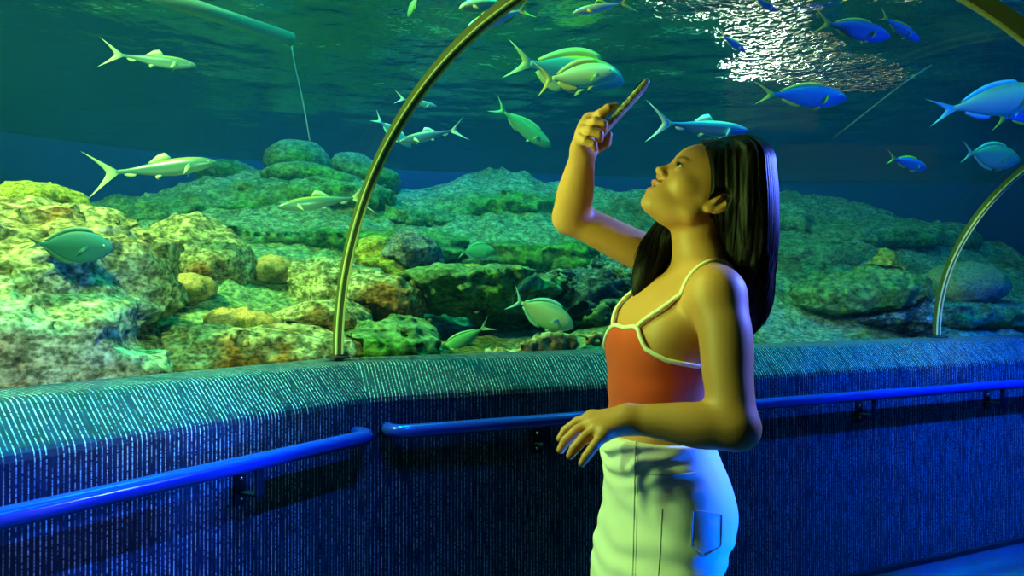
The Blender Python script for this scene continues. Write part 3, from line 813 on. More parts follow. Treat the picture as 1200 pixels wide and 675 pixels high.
# ------------------------------------------------------------------ the woman
def surfrect(f, axes, B=4, proj=2, eps=4e-4):
    """surface nets on a grid whose spacing may change along each axis"""
    axes = [np.asarray(a, float) for a in axes]
    for i in range(3):
        r = (len(axes[i]) - 1) % B
        if r: axes[i] = np.r_[axes[i], axes[i][-1] + (axes[i][-1] - axes[i][-2]) * np.arange(1, B - r + 1)]
    nb = [(len(a) - 1) // B for a in axes]
    mid = [(a[0:-1:B] + a[B::B]) / 2 for a in axes]; half = [(a[B::B] - a[0:-1:B]) / 2 for a in axes]
    MI = np.stack(np.meshgrid(*[np.arange(n) for n in nb], indexing='ij'), -1).reshape(-1, 3)
    cc = np.stack([mid[i][MI[:, i]] for i in range(3)], 1); hd = np.sqrt(sum(half[i][MI[:, i]] ** 2 for i in range(3)))
    cd = np.concatenate([f(cc[s:s + 300000]) for s in range(0, len(cc), 300000)])
    F = cd.reshape(nb)
    for i in range(3): F = np.repeat(F, B, i)
    F = np.pad(F, ((0, 1),) * 3, mode='edge').astype(np.float32)
    near = MI[np.abs(cd) < hd * 1.25]
    M = np.zeros([len(a) for a in axes], bool)
    off = np.stack(np.meshgrid(*[np.arange(B + 1)] * 3, indexing='ij'), -1).reshape(-1, 3)
    for s in range(0, len(near), 4000):
        ids = (near[s:s + 4000, None, :] * B + off[None]).reshape(-1, 3); M[ids[:, 0], ids[:, 1], ids[:, 2]] = True
    idx = np.argwhere(M)
    for s in range(0, len(idx), 300000):
        k = idx[s:s + 300000]; F[k[:, 0], k[:, 1], k[:, 2]] = f(np.stack([axes[i][k[:, i]] for i in range(3)], 1))
    S = F < 0; n0, n1, n2 = S.shape
    cs = np.zeros((n0 - 1, n1 - 1, n2 - 1), np.uint8)
    cor = [(a, b, c) for a in (0, 1) for b in (0, 1) for c in (0, 1)]
    for a, b, c in cor: cs += S[a:n0 - 1 + a, b:n1 - 1 + b, c:n2 - 1 + c]
    act = (cs > 0) & (cs < 8); C = np.argwhere(act)
    cid = np.full(act.shape, -1, np.int64); cid[act] = np.arange(len(C))
    acc = np.zeros((len(C), 3)); cnt = np.zeros(len(C))
    for i in range(8):
        for j in range(i + 1, 8):
            A, Bc = np.array(cor[i]), np.array(cor[j])
            if np.abs(A - Bc).sum() != 1: continue
            ia = C + A; ib = C + Bc
            va = F[ia[:, 0], ia[:, 1], ia[:, 2]]; vb = F[ib[:, 0], ib[:, 1], ib[:, 2]]
            m = (va < 0) != (vb < 0); t = np.where(m, va / np.where(m, va - vb, 1), 0)
            acc[m] += (A + (Bc - A) * t[:, None])[m]; cnt[m] += 1
    q = acc / np.maximum(cnt, 1)[:, None]
    V = np.stack([axes[i][C[:, i]] + q[:, i] * (axes[i][C[:, i] + 1] - axes[i][C[:, i]]) for i in range(3)], 1)
    Qs = []
    for ax in range(3):
        o1, o2 = [(1, 2), (2, 0), (0, 1)][ax]
        s0 = [slice(None)] * 3; s1 = [slice(None)] * 3; s0[ax] = slice(0, -1); s1[ax] = slice(1, None)
        a = S[tuple(s0)]; b = S[tuple(s1)]; e = np.argwhere(a != b); NN = S.shape
        e = e[(e[:, o1] > 0) & (e[:, o2] > 0) & (e[:, o1] < NN[o1] - 1) & (e[:, o2] < NN[o2] - 1)]
        ins = a[e[:, 0], e[:, 1], e[:, 2]]
        def g(d1, d2):
            k = e.copy(); k[:, o1] -= d1; k[:, o2] -= d2; return cid[k[:, 0], k[:, 1], k[:, 2]]
        qq = np.stack([g(0, 0), g(1, 0), g(1, 1), g(0, 1)], 1); qq[~ins] = qq[~ins][:, ::-1]; Qs.append(qq)
    Qs = np.concatenate(Qs); Qs = Qs[(Qs >= 0).all(1)]
    if proj: V = project(f, V, proj, eps, .002)
    return V, Qs
def axis(segs):
    """[(start, step), ..., (end, None)] -> graded coordinates"""
    r = []
    for (a, s), (b, _) in zip(segs[:-1], segs[1:]):
        n = max(1, int(round((b - a) / s))); r += list(a + (b - a) * np.arange(n) / n)
    return np.array(r + [segs[-1][0]])

YB = 1.45
TH = math.radians(19)
bf = np.array([-math.cos(TH), -math.sin(TH), 0]); bl = np.array([math.sin(TH), -math.cos(TH), 0]); bu = np.array([0, 0, 1.])
def zx(py, Y=YB): return at(600, py, Y)[2]
def xx(px, Y=YB): return at(px, 337, Y)[0]
class Sections:
    def __init__(s, rows, sm=.012):
        # rows: (photo row py, centre px, half width px, lateral radius)
        z = np.array([zx(r[0]) for r in rows]); cx = np.array([xx(r[1]) for r in rows])
        hw = np.array([r[2] / 900 * YB for r in rows]); rb = np.array([r[3] for r in rows])
        ra = np.sqrt(np.maximum(hw ** 2 - (math.sin(TH) * rb) ** 2, 1e-5)) / math.cos(TH)
        o = np.argsort(z); z, cx, ra, rb = z[o], cx[o], ra[o], rb[o]
        s.z = np.arange(z[0] - .1, z[-1] + .1, .002); k = np.exp(-.5 * (np.arange(-20, 21) * .002 / sm) ** 2); k /= k.sum()
        def S(v):
            w = np.interp(s.z, z, v); return np.convolve(np.pad(w, 20, mode='edge'), k, 'valid')
        s.cx, s.ra, s.rb = S(cx), S(ra), S(rb); s.z0, s.z1 = z[0], z[-1]
    def axis(s, z): return np.interp(z, s.z, s.cx)
    def local(s, P):
        d = np.stack([P[:, 0] - s.axis(P[:, 2]), P[:, 1] - YB], 1)
        return d @ bf[:2], d @ bl[:2]
    def __call__(s, P, grow=0.0, z0=None, z1=None, kc=.02):
        z = P[:, 2]; a, b = s.local(P)
        ra = np.interp(z, s.z, s.ra) + grow; rb = np.interp(z, s.z, s.rb) + grow
        k0 = np.sqrt((a / ra) ** 2 + (b / rb) ** 2); k1 = np.sqrt((a / ra ** 2) ** 2 + (b / rb ** 2) ** 2) + 1e-9
        d = np.where(k0 < 1e-3, -np.minimum(ra, rb), k0 * (k0 - 1) / k1)
        z0 = s.z0 if z0 is None else z0; z1 = s.z1 if z1 is None else z1
        return smax(smax(d, z - z1, kc), z0 - z, kc)
TORSO = Sections([(690, 764, 60, .150), (640, 771, 62, .155), (590, 778, 62, .150), (545, 774, 57, .130), (520, 770, 54, .115), (490, 769, 51, .108), (465, 769, 51, .108), (434, 771, 53, .116),
                  (411, 775, 56, .124), (390, 781, 58, .130), (365, 790, 56, .138), (345, 799, 50, .142), (330, 806, 42, .135), (316, 812, 30, .10)])
def breasts(P):
    d = None
    for sg in (-1, 1):
        z = zx(402); c = np.array([TORSO.axis(z), YB, z]) + bf * .036 + bl * sg * .053
        M = np.stack([bf, bl, bu], 1)
        e = ell(P, c, (.040, .052, .052), M); d = e if d is None else smin(d, e, .01)
        c2 = c + bu * .030 - bf * .016; d = smin(d, ell(P, c2, (.032, .045, .050), M), .03)
    return d
def torso_sdf(P): return smin(TORSO(P, 0, zx(700), zx(316), .03), breasts(P), .030)
def boxed(P, d, lo, hi, fn, far=.25):
    """min-in a group only where it can matter"""
    m = ((P > np.array(lo)) & (P < np.array(hi))).all(1)
    r = np.full(len(P), far)
    # outside the box: distance to the box plus a little
    q = np.maximum(np.maximum(np.array(lo) - P, P - np.array(hi)), 0); r = np.linalg.norm(q, axis=1) + .03
    if m.any(): r[m] = fn(P[m])
    return r

# ---- head frame, origin between the ear canals
HP, HY = math.radians(41), math.radians(9)
hf = np.array([-math.cos(HY) * math.cos(HP), -math.sin(HY) * math.cos(HP), math.sin(HP)])
hl = np.array([math.sin(HY), -math.cos(HY), 0]); hu = np.cross(hf, hl)
HM = np.stack([hf, hl, hu], 1)
HO = at(839, 236, 1.39) - hl * .062
def H(f, l, u): return HO + HM @ (np.array([f, l, u]) * .90)
HS = .90
def head_sdf(P): return head_unit(P) * HS
def head_unit(P):
    q = (P - HO) @ HM / HS; f, l, u = q[:, 0], q[:, 1], q[:, 2]
    al = np.abs(l); qs = np.stack([f, al, u], 1)
    d = ell(qs, (.002, 0, .046), (.094, .071, .084))
    d = smin(d, ell(qs, (.046, 0, .045), (.063, .060, .058)), .02)
    d = smin(d, ell(qs, (.046, 0, -.012), (.055, .056, .064)), .025)
    d = smin(d, ell(qs, (.030, 0, .015), (.060, .0655, .062)), .02)                       # temples
    d = smin(d, ell(qs, (.064, .038, -.010), (.027, .023, .022)), .018)                  # cheekbone
    d = smin(d, cone(qs, (.008, .050, -.026), (.018, .046, -.048), .014, .014), .025)
    d = smin(d, cone(qs, (.018, .046, -.048), (.080, .012, -.074), .014, .012), .025)       # jaw
    d = smin(d, ell(qs, (.0905, 0, -.075), (.0160, .018, .0150)), .012)
    d = smin(d, ell(qs, (.045, 0, -.060), (.045, .036, .026)), .02)                       # under the chin                    # chin
    d = smin(d, ell(qs, (.074, 0, -.047), (.035, .034, .034)), .016)                      # mouth mound
    d = smin(d, ell(qs, (.092, .020, .029), (.012, .022, .0065)), .010)                   # brow
    d = smax(d, -ell(qs, (.113, .030, .016), (.017, .017, .0115)), .010)                   # eye socket
    d = smin(d, cone(qs, (.096, 0, .022), (.110, 0, .001), .0085, .0085), .010)             # nose bridge
    d = smin(d, ell(qs, (.1140, 0, -.0075), (.0115, .0100, .0090)), .006)                  # tip
    d = smin(d, ell(qs, (.1050, .0115, -.0135), (.0095, .0065, .0070)), .004)              # wing
    d = smax(d, -ell(qs, (.1070, .0075, -.0205), (.0055, .0032, .0045)), .003)              # nostril
    d = smin(d, ell(qs, (.1040, 0, -.0330), (.0115, .0185, .0060)), .005)                  # upper lip
    d = smin(d, ell(qs, (.1010, 0, -.0535), (.0115, .0165, .0068)), .005)                  # lower lip
    d = smax(d, -ell(qs, (.1130, 0, -.0435), (.0200, .0150, .0042)), .004)                  # parted mouth
    # lids around the eyeball
    lid = np.linalg.norm(qs - np.array([.0885, .0300, .0150]), axis=1) - .0135
    slot = ell(qs, (.1040, .0305, .0145), (.016, .0130, .0042))
    lid = smax(lid, -slot, .0015)
    d = smin(d, lid, .004); d = smax(d, -ell(qs, (.1040, .0305, .0145), (.0085, .0120, .0040)), .001)
    # ear
    e = np.stack([f + .010, al - .072, u - .004], 1)
    ca, sa = math.cos(.33), math.sin(.33)
    e = np.stack([e[:, 0] * ca + e[:, 2] * sa, e[:, 1] * .94 + e[:, 0] * .28, -e[:, 0] * sa + e[:, 2] * ca], 1)
    ear = ell(e, (0, 0, 0), (.0190, .0070, .0310))
    ear = smax(ear, -ell(e, (.003, .009, .004), (.0115, .0085, .0210)), .004)
    ear = smin(ear, cone(e, (.010, .002, -.008), (.012, .003, .004), .0045, .0035), .004)     # tragus
    ear = smin(ear, cone(e, (-.006, .003, -.012), (-.007, .004, .012), .0030, .0030), .004)   # inner fold
    ear = smin(ear, ell(e, (.004, .001, -.027), (.009, .0055, .010)), .004)
    d = smin(d, ear, .005)
    return d

def A(*p): return at(*p)
# arms: (px,py,Y) joints
NEAR_SH, NEAR_EL, NEAR_WR = A(838, 346, 1.32), A(862, 500, 1.235), A(737, 491, 1.285)
FAR_SH, FAR_EL, FAR_WR = A(792, 312, 1.585), A(669, 254, 1.555), A(684, 176, 1.43)
def mid(a, b, t, off=(0, 0, 0)): return a + (b - a) * t + np.array(off)
def near_arm(P):
    d = ell(P, NEAR_SH + np.array([.004, 0, -.004]), (.048, .046, .050))
    d = smin(d, chain(P, [NEAR_SH, mid(NEAR_SH, NEAR_EL, .3, (.006, -.004, 0)), mid(NEAR_SH, NEAR_EL, .65), NEAR_EL], [.043, .045, .041, .0345], .02), .02)
    d = smin(d, ell(P, NEAR_EL + np.array([.007, 0, -.006]), (.032, .030, .031)), .015)
    d = smin(d, chain(P, [NEAR_EL, mid(NEAR_EL, NEAR_WR, .3, (0, 0, -.002)), mid(NEAR_EL, NEAR_WR, .65), NEAR_WR], [.034, .0385, .031, .0235], .02), .015)
    return d
NH = {  # near hand: digits as joint chains, photo pixels + depth
 'index': [(694, 490, 1.315), (677, 495, 1.322), (663, 505, 1.322), (656.5, 514, 1.318)],
 'middle': [(693, 496, 1.295), (676, 505, 1.292), (663, 517, 1.290), (657, 527, 1.288)],
 'ring': [(698, 503, 1.275), (684, 514, 1.266), (673, 526, 1.262), (668, 534, 1.262)],
 'pinky': [(708, 508, 1.262), (697, 522, 1.252), (687, 535, 1.249), (682, 543, 1.249)],
 'thumb': [(722, 494, 1.325), (706, 503, 1.350), (692, 511, 1.362), (683, 518, 1.364)]}
NR = {'index': (.0105, .0098, .0088, .0068), 'middle': (.0108, .0100, .0090, .0070), 'ring': (.0105, .0096, .0086, .0066), 'pinky': (.0098, .0086, .0077, .0060), 'thumb': (.0135, .0115, .0100, .0075)}
def hand_sdf(P, HD, R, wrist, wr, palm):
    """palm: list of (a,b,ra,rb) cones; wr wrist radius"""
    d = None
    for a, b, ra, rb in palm:
        e = cone(P, a, b, ra, rb); d = e if d is None else smin(d, e, .012)
    ds = []
    for k, js in HD.items():
        J = [A(*j) for j in js]; ds.append(chain(P, J, R[k], .0012))
    f = ds[0]
    for e in ds[1:]: f = smin(f, e, .0015)
    return smin(d, f, .006)
def near_hand(P):
    w = NEAR_WR; K = {k: A(*v[0]) for k, v in NH.items()}
    pal = [(w, K['index'], .022, .0125), (w, K['middle'], .022, .0135), (w, K['ring'], .021, .013), (w + np.array([0, -.006, -.004]), K['pinky'], .018, .0115),
           (K['index'], K['pinky'], .0115, .010), (w, A(*NH['thumb'][0]), .02, .015)]
    return hand_sdf(P, NH, NR, w, .02, pal)
def far_arm(P):
    d = ell(P, FAR_SH, (.048, .046, .046))
    d = smin(d, chain(P, [FAR_SH, mid(FAR_SH, FAR_EL, .35, (0, 0, -.004)), mid(FAR_SH, FAR_EL, .7, (0, 0, -.002)), FAR_EL], [.040, .040, .037, .033], .02), .02)
    d = smin(d, ell(P, FAR_EL + np.array([-.006, 0, -.004]), (.029, .029, .029)), .015)
    d = smin(d, chain(P, [FAR_EL, mid(FAR_EL, FAR_WR, .3), mid(FAR_EL, FAR_WR, .65), FAR_WR], [.033, .0375, .030, .0215], .02), .015)
    return d
FH = {  # far hand holding the phone
 'index': [(691, 141, 1.405), (704, 134, 1.385), (713, 127, 1.382), (721, 124.5, 1.39)],
 'middle': [(686, 148, 1.395), (698, 143, 1.368), (707, 146, 1.365), (708, 152, 1.375)],
 'ring': [(683, 155, 1.385), (692, 153, 1.360), (702, 157, 1.357), (703, 163, 1.366)],
 'pinky': [(681, 163, 1.380), (686, 165, 1.358), (695, 169, 1.355), (697, 174, 1.362)],
 'thumb': [(690, 170, 1.44), (701, 172, 1.435), (710, 167, 1.425), (713, 158, 1.415)]}
FR = {'index': (.0105, .0098, .0086, .0066), 'middle': (.0108, .0098, .0088, .0068), 'ring': (.0105, .0096, .0086, .0066), 'pinky': (.0095, .0085, .0076, .0060), 'thumb': (.0125, .0110, .0100, .0076)}
def far_hand(P):
    w = FAR_WR; K = {k: A(*v[0]) for k, v in FH.items()}
    pal = [(w, K['index'], .0205, .0125), (w, K['middle'], .0205, .0125), (w, K['ring'], .020, .012), (w, K['pinky'], .019, .0105), (K['index'], K['pinky'], .011, .010), (w, A(*FH['thumb'][0]), .019, .0135)]
    return hand_sdf(P, FH, FR, w, .02, pal)
HIPJ = {s: np.array([TORSO.axis(zx(650)), YB, zx(650)]) + bl * s * .072 for s in (-1, 1)}
KNEE = {s: np.array([.243 + .0 * s, YB, .43]) + bl * s * .075 + bf * .015 for s in (-1, 1)}
ANK = {s: np.array([.262, YB, .085]) + bl * s * .075 - bf * (.01 + .03 * s) for s in (-1, 1)}
def legs(P, g=0.0):
    d = None
    for s in (-1, 1):
        e = chain(P, [HIPJ[s], mid(HIPJ[s], KNEE[s], .5), KNEE[s], mid(KNEE[s], ANK[s], .35, -bf * .012), ANK[s]], [.068 + g, .064 + g, .052 + g, .050 + g, .034 + g], .03)
        d = e if d is None else smin(d, e, .012)
    return d
NECK0, NECK1 = A(824, 330, 1.455), A(817, 262, 1.455)
def bx(pts, m):
    a = np.array(pts); return a.min(0) - m, a.max(0) + m
pa, pb = A(757, 98, 1.41), A(703, 158, 1.41)
dx_ = nrm(pa - pb); wv = nrm(np.array([.05, 1, .04]) - dx_ * np.dot(np.array([.05, 1, .04]), dx_)); nn = np.cross(dx_, wv)
if nn[0] < 0: nn = -nn
pc = (pa + pb) / 2; PL = np.linalg.norm(pa - pb)
def phone_box(P):
    q = np.abs((P - pc) @ np.stack([dx_, wv, nn], 1)) - np.array([PL / 2, .035, .0078]) - .0009
    return np.minimum(q.max(1), 0) + np.linalg.norm(np.maximum(q, 0), axis=1)
def body_sdf(P):
    d = boxed(P, None, (.0, 1.2, .6), (.62, 1.72, 1.5), torso_sdf)
    # neck, trapezius, collar
    lo, hi = bx([NECK0, NECK1, NEAR_SH, FAR_SH], .1)
    def nk(P):
        e = chain(P, [NECK0 + np.array([0, 0, -.03]), mid(NECK0, NECK1, .5, (-.004, 0, 0)), NECK1], [.058, .0475, .050], .02)
        for sh in (NEAR_SH, FAR_SH):
            e = smin(e, cone(P, mid(NECK0, NECK1, .3, (.01, 0, 0)), sh + np.array([0, 0, .004]), .030, .036), .04)
        return e
    d = smin(d, boxed(P, None, lo, hi, nk), .025)
    lo, hi = bx([NEAR_SH, NEAR_EL, NEAR_WR], .09); na = boxed(P, None, lo, hi, near_arm)
    lo, hi = bx([A(*j) for v in NH.values() for j in v] + [NEAR_WR], .05); na = smin(na, boxed(P, None, lo, hi, near_hand), .008)
    # the arm joins only at the shoulder: a tight blend lower down
    kk = np.clip((P[:, 2] - zx(385)) / .05, 0, 1) * .026 + .002
    d = smin(d, na, kk)
    lo, hi = bx([FAR_SH, FAR_EL, FAR_WR], .09); fa = boxed(P, None, lo, hi, far_arm)
    lo, hi = bx([A(*j) for v in FH.values() for j in v] + [FAR_WR], .05); fa = smin(fa, boxed(P, None, lo, hi, far_hand), .008)
    fa = np.maximum(fa, -phone_box(P))
    d = smin(d, fa, .02)
    lo, hi = HO - .16, HO + .16
    d = smin(d, boxed(P, None, lo, hi, head_sdf), .012)
    lo, hi = bx(list(HIPJ.values()) + list(ANK.values()), .12)
    d = smin(d, boxed(P, None, lo, hi, legs), .03)
    return d

# ---- skin: own colours, bar the far nails (lips, brows, nails, warmer knuckles come as colour attribute)
def skin_mat():
    m, nt = new_mat('skin')
    a = N(nt, 'ShaderNodeVertexColor', layer_name='tone'); p = N(nt, 'ShaderNodeBsdfPrincipled', i_Roughness=.52); o = N(nt, 'ShaderNodeOutputMaterial')
    p.inputs['Subsurface Weight'].default_value = .12; p.inputs['Subsurface Scale'].default_value = .006; p.inputs['Subsurface Radius'].default_value = (1, .4, .25)
    t = N(nt, 'ShaderNodeTexCoord'); n = N(nt, 'ShaderNodeTexNoise', i_Scale=420.0, i_Detail=2.0); L(nt, t.outputs['Object'], n.inputs['Vector'])
    b = N(nt, 'ShaderNodeBump', i_Strength=.12, i_Distance=.001); L(nt, n.outputs['Fac'], b.inputs['Height']); L(nt, b.outputs[0], p.inputs['Normal'])
    L(nt, a.outputs['Color'], p.inputs['Base Color']); L(nt, p.outputs[0], o.inputs[0]); return m
M_SKIN = skin_mat()
PB = np.array([TORSO.axis(.9), YB, 0])
person = empty('person', tuple(PB))
tag(person, 'woman in orange strappy top and white jeans holding up a phone', 'person')
tA = time.time()
AXX = axis([(-.02, .004), (.05, .0021), (.50, .004), (.56, None)])
AXY = axis([(1.16, .003), (1.22, .0022), (1.60, .004), (1.72, None)])
AXZ = axis([(.03, .010), (.92, .004), (.98, .0021), (1.10, .004), (1.40, .0019), (1.66, None)])
Vb, Qb = surfrect(body_sdf, (AXX, AXY, AXZ))
print('body', len(Vb), time.time() - tA)
def relax(V, Q, w, it=8):
    E = np.concatenate([Q[:, [0, 1]], Q[:, [1, 2]], Q[:, [2, 3]], Q[:, [3, 0]]]); n = len(V)
    deg = np.bincount(E[:, 0], minlength=n) + np.bincount(E[:, 1], minlength=n)
    for _ in range(it):
        S = np.stack([np.bincount(E[:, 0], V[E[:, 1], k], n) + np.bincount(E[:, 1], V[E[:, 0], k], n) for k in range(3)], 1) / np.maximum(deg, 1)[:, None]
        V = V + (S - V) * w[:, None]
    return V
def far_from(c, r0, r1): return np.clip((np.linalg.norm(Vb - c, axis=1) - r0) / (r1 - r0), 0, 1)
wsm = .6 * far_from(HO + hf * .04, .13, .17) * far_from(A(*NH['middle'][1]), .075, .11) * far_from(A(*FH['middle'][1]), .075, .11)
Vb = relax(Vb, Qb, wsm, 30)
body = mesh_np('body', Vb - PB, Qb, M_SKIN, person)
ql = (Vb - HO) @ HM / HS; qa = np.abs(ql[:, 1])
base = np.array(lin('#c8884c')[:3]); col = np.tile(base, (len(Vb), 1))
def blend(mask, c):
    mask = np.clip(mask, 0, 1)[:, None]; col[:] = col * (1 - mask) + np.array(lin(c)[:3]) * mask
qs = np.stack([ql[:, 0], qa, ql[:, 2]], 1)
blend((-ell(qs, (.1065, 0, -.0340), (.014, .0185, .0058)) + .001) / .002, '#b06a58')
blend((-ell(qs, (.1040, 0, -.0530), (.015, .0165, .0070)) + .001) / .002, '#c07468')
blend((-ell(qs, (.0990, 0, -.0435), (.0125, .0150, .0045)) + .001) / .002, '#3a1210')
for k in range(14):      # eyebrow as a tapered arc
    t = k / 13; c = (.108 - .018 * t ** 2 - .002, .014 + .032 * t, .031 + .006 * math.sin(2.4 * t))
    blend((.0042 - .0016 * t - np.linalg.norm((qs - np.array(c)) * np.array([.5, .8, 1.3]), axis=1)) / .004, '#3a261a')
blend((.0016 - np.abs(ell(qs, (.1030, .0305, .0150), (.018, .0142, .0052)))) / .001 * (qs[:, 2] > .0150), '#2a1a14')
for HD, cc in ((NH, '#e8c8b8'), (FH, '#cdb4d8')):      # nails; violet light is put into the far hand's nail colour
    for k, js in HD.items():
        J = [A(*j) for j in js]; tip, pr = J[-1], J[-2]; dr = nrm(tip - pr)
        w = nrm((A(*HD['index'][0]) + A(*HD['pinky'][0])) / 2 - (NEAR_WR if HD is NH else FAR_WR))
        up = nrm(J[0] - J[1]); o_ = nrm(np.cross(np.cross(nrm(J[1] - J[0]), dr), dr)) if np.linalg.norm(np.cross(nrm(J[1] - J[0]), dr)) > .05 else bu
        c = tip + dr * .001 - o_ * -.006
        c = tip + dr * .001 + o_ * .006
        blend((.0052 - np.linalg.norm(Vb - c, axis=1)) / .001, cc)
ca_ = body.data.color_attributes.new('tone', 'FLOAT_COLOR', 'POINT')
ca_.data.foreach_set('color', np.c_[col, np.ones(len(col))].astype(np.float32).ravel())

# eyes
M_EYE = princ('eye_white', '#e8e4dc', .12, coat=.6); M_IRIS = princ('dark_brown_iris', '#1c0e08', .1, coat=1)
for sg in (1, -1):
    c = H(.0885, .0300 * sg, .0150)
    g = Geo().sphere(c - PB, .0107, 24, 16); e = g.obj('eye', M_EYE, person)
    gz = nrm(A(735, 122, 1.4) - c); g = Geo().sphere(c + gz * .0071 - PB, (.0050), 16, 12); g.obj('iris', M_IRIS, e)
# lashes
M_LASH = princ('black_lash', '#0a0606', .5)
for sg in (1, -1):
    g = Geo()
    for k in range(15):
        t = -1 + 2 * k / 14; b = H(.1005 - .004 * t * t, (.0305 + .0115 * t) * sg, .0185 - .002 * t * t); tip = b + HM @ np.array([.0065, .003 * t * sg, .0035])
        g.tube([b - PB, (b + tip) / 2 + HM @ np.array([.001, 0, -.001]) - PB, tip - PB], [.00035, .0003, .0001], 5)
    g.obj('eyelashes', M_LASH, person)

# ---- top
def ztop(phi):
    return np.interp(np.abs(phi) * 180 / math.pi, [0, 22, 30, 45, 65, 90, 130, 180], [1.241, 1.245, 1.240, 1.207, 1.188, 1.178, 1.180, 1.182])
def top_shell(P, g=.0055):
    w = .0015 * np.sin(P[:, 2] * 95 + 3 * fbm(P, 9, 2, 71)) * np.clip((1.17 - P[:, 2]) / .06, 0, 1)
    return torso_sdf(P) - g - w
def top_sdf(P):
    a, b = TORSO.local(P); d = top_shell(P)
    return smax(smax(d, P[:, 2] - ztop(np.arctan2(b, a)), .002), 1.068 - P[:, 2], .003)
def cloth_mat(name, c, sc=700, rough=.8, st=.35, sheen=.2):
    m = princ(name, c, rough, 0, .25, bump=(sc, st, .001), sheen=sheen); return m
M_TOP = cloth_mat('rust_orange_ribbed_knit', '#d8481a'); M_TRIM = cloth_mat('cream_trim', '#f0ecd8', 500)
Vt, Qt = surfrect(top_sdf, (axis([(.1, .003), (.5, None)]), axis([(1.24, .003), (1.66, None)]), axis([(1.05, .003), (1.27, None)])))
top = mesh_np('top', Vt - PB, Qt, M_TOP, person)
top['label'] = 'rust orange strappy top with cream edging'
def march(phi, z, f, r0=.22):
    c = np.array([TORSO.axis(z), YB, z]); d = bf * math.cos(phi) + bl * math.sin(phi)
    r = np.linspace(r0, .0, 400); v = f(c + r[:, None] * d); k = np.argmax(v < 0); return c + d * r[max(k - 1, 0)]
loop = [march(p, float(ztop(np.array([p]))[0]) - .001, top_shell) for p in np.linspace(-math.pi, math.pi, 121)]
g = Geo().tube([p - PB for p in loop], .0042, 8, flat=1.0); g.obj('edging', M_TRIM, top)
def strap(pts, name='strap'):
    P = np.array(pts); t = np.linspace(0, len(P) - 1, 60); i = np.arange(len(P))
    Q_ = np.stack([np.interp(t, i, P[:, k]) for k in range(3)], 1)
    k = np.ones(7) / 7
    Q_ = np.stack([np.convolve(np.pad(Q_[:, j], 3, mode='edge'), k, 'valid') for j in range(3)], 1)
    Q_[0], Q_[-1] = P[0], P[-1]
    f = lambda X: np.minimum(body_sdf(X), top_shell(X)) - .0012
    Q_ = project(f, Q_, 6, 1e-3, .02)
    g = Geo().tube([p - PB for p in Q_], .0042, 8, up=(0, -1, 0)); return g.obj(name, M_TRIM, top)
st0 = march(math.radians(27), 1.244, top_shell)
strap([st0, A(775, 358, 1.34), A(800, 335, 1.34), A(822, 321, 1.35), A(838, 316, 1.37), A(853, 326, 1.40), A(862, 350, 1.42), march(math.radians(150), 1.182, top_shell)])
mir = lambda p: p - 2 * bl * ((p - np.array([TORSO.axis(p[2]), YB, p[2]])) @ bl)
strap([mir(st0)] + [mir(A(*p)) for p in ((775, 358, 1.34), (800, 335, 1.34), (822, 321, 1.35), (838, 316, 1.37), (853, 326, 1.40), (862, 350, 1.42))] + [mir(march(math.radians(150), 1.182, top_shell))])

# ---- jeans
JS = Sections([(700, 761, 66, .160), (673, 763, 67, .163), (635, 772, 69, .166), (614, 777, 71.5, .165), (593, 781, 71, .162), (580, 781, 70.5, .158), (545, 776, 66.5, .143), (525, 770, 65, .132), (505, 768, 62, .125)])
JTOP = zx(509)
def jeans_sdf(P):
    # folds: diagonal drag lines at the front hip, crosswise creases below the seat
    a, b = JS.local(P); z = P[:, 2]
    w1 = np.sin((z * 1.0 + .35 * a) * 210 + 4 * fbm(P, 7, 2, 40)) * np.clip((a - .0) / .07, 0, 1) * np.exp(-((z - 1.0) / .035) ** 2)
    w2 = np.sin((z - .25 * a) * 120 + 5 * fbm(P, 6, 2, 41)) * np.exp(-((z - .83) / .05) ** 2) * .8
    w3 = np.sin((z + .5 * b) * 90 + 6 * fbm(P, 5, 2, 44)) * np.exp(-((z - .93) / .05) ** 2) * .7
    w = .0042 * w1 + .0026 * w2 + .0016 * w3 + .0022 * fbm(P, 11, 3, 45)
    d = JS(P, -.0, zx(700), JTOP + .02, .02)
    # seat: two rounded cheeks at the back
    for s in (-1, 1):
        c = np.array([JS.axis(.91), YB, .905]) - bf * .026 + bl * s * .060
        d = smin(d, ell(P, c, (.054, .066, .074), np.stack([bf, bl, bu], 1)), .03)
    d = smin(d, legs(P, .010), .015)
    d = d - w
    d = smax(d, P[:, 2] - JTOP, .003)
    return smax(d, .075 - P[:, 2], .003)
M_JEAN = cloth_mat('white_denim', '#e9ebe6', 900, .75, .3, .1); M_STITCH = cloth_mat('pale_stitching', '#c8ccc0', 400)
Vj, Qj = surfrect(jeans_sdf, (axis([(.06, .0032), (.46, None)]), axis([(1.2, .0045), (1.72, None)]), axis([(.06, .008), (.74, .0032), (1.06, None)])))
jeans = mesh_np('jeans', Vj - PB, Qj, M_JEAN, person)
def seam(pts, name='seam', r=.0011, off=.0002):
    P = np.array([A(p[0], p[1], 1.0) for p in pts]); t = np.linspace(0, len(P) - 1, 60); i = np.arange(len(P))
    P = np.stack([np.interp(t, i, P[:, k]) for k in range(3)], 1)
    D = P - np.array([0, 0, CAMZ]); D /= np.linalg.norm(D, axis=1)[:, None]
    Q_ = trace(lambda X: jeans_sdf(X) - off, P, D, 60, 1.0)
    Geo().tube([p - PB for p in Q_], r, 6).obj(name, M_STITCH, jeans)
seam([(745, 512, 1.30), (744, 560, 1.30), (743, 610, 1.30), (741, 690, 1.30)], 'side_seam', .0016)
seam([(748, 512, 1.30), (747, 560, 1.30), (746, 610, 1.30), (744, 690, 1.30)], 'side_seam', .0008)
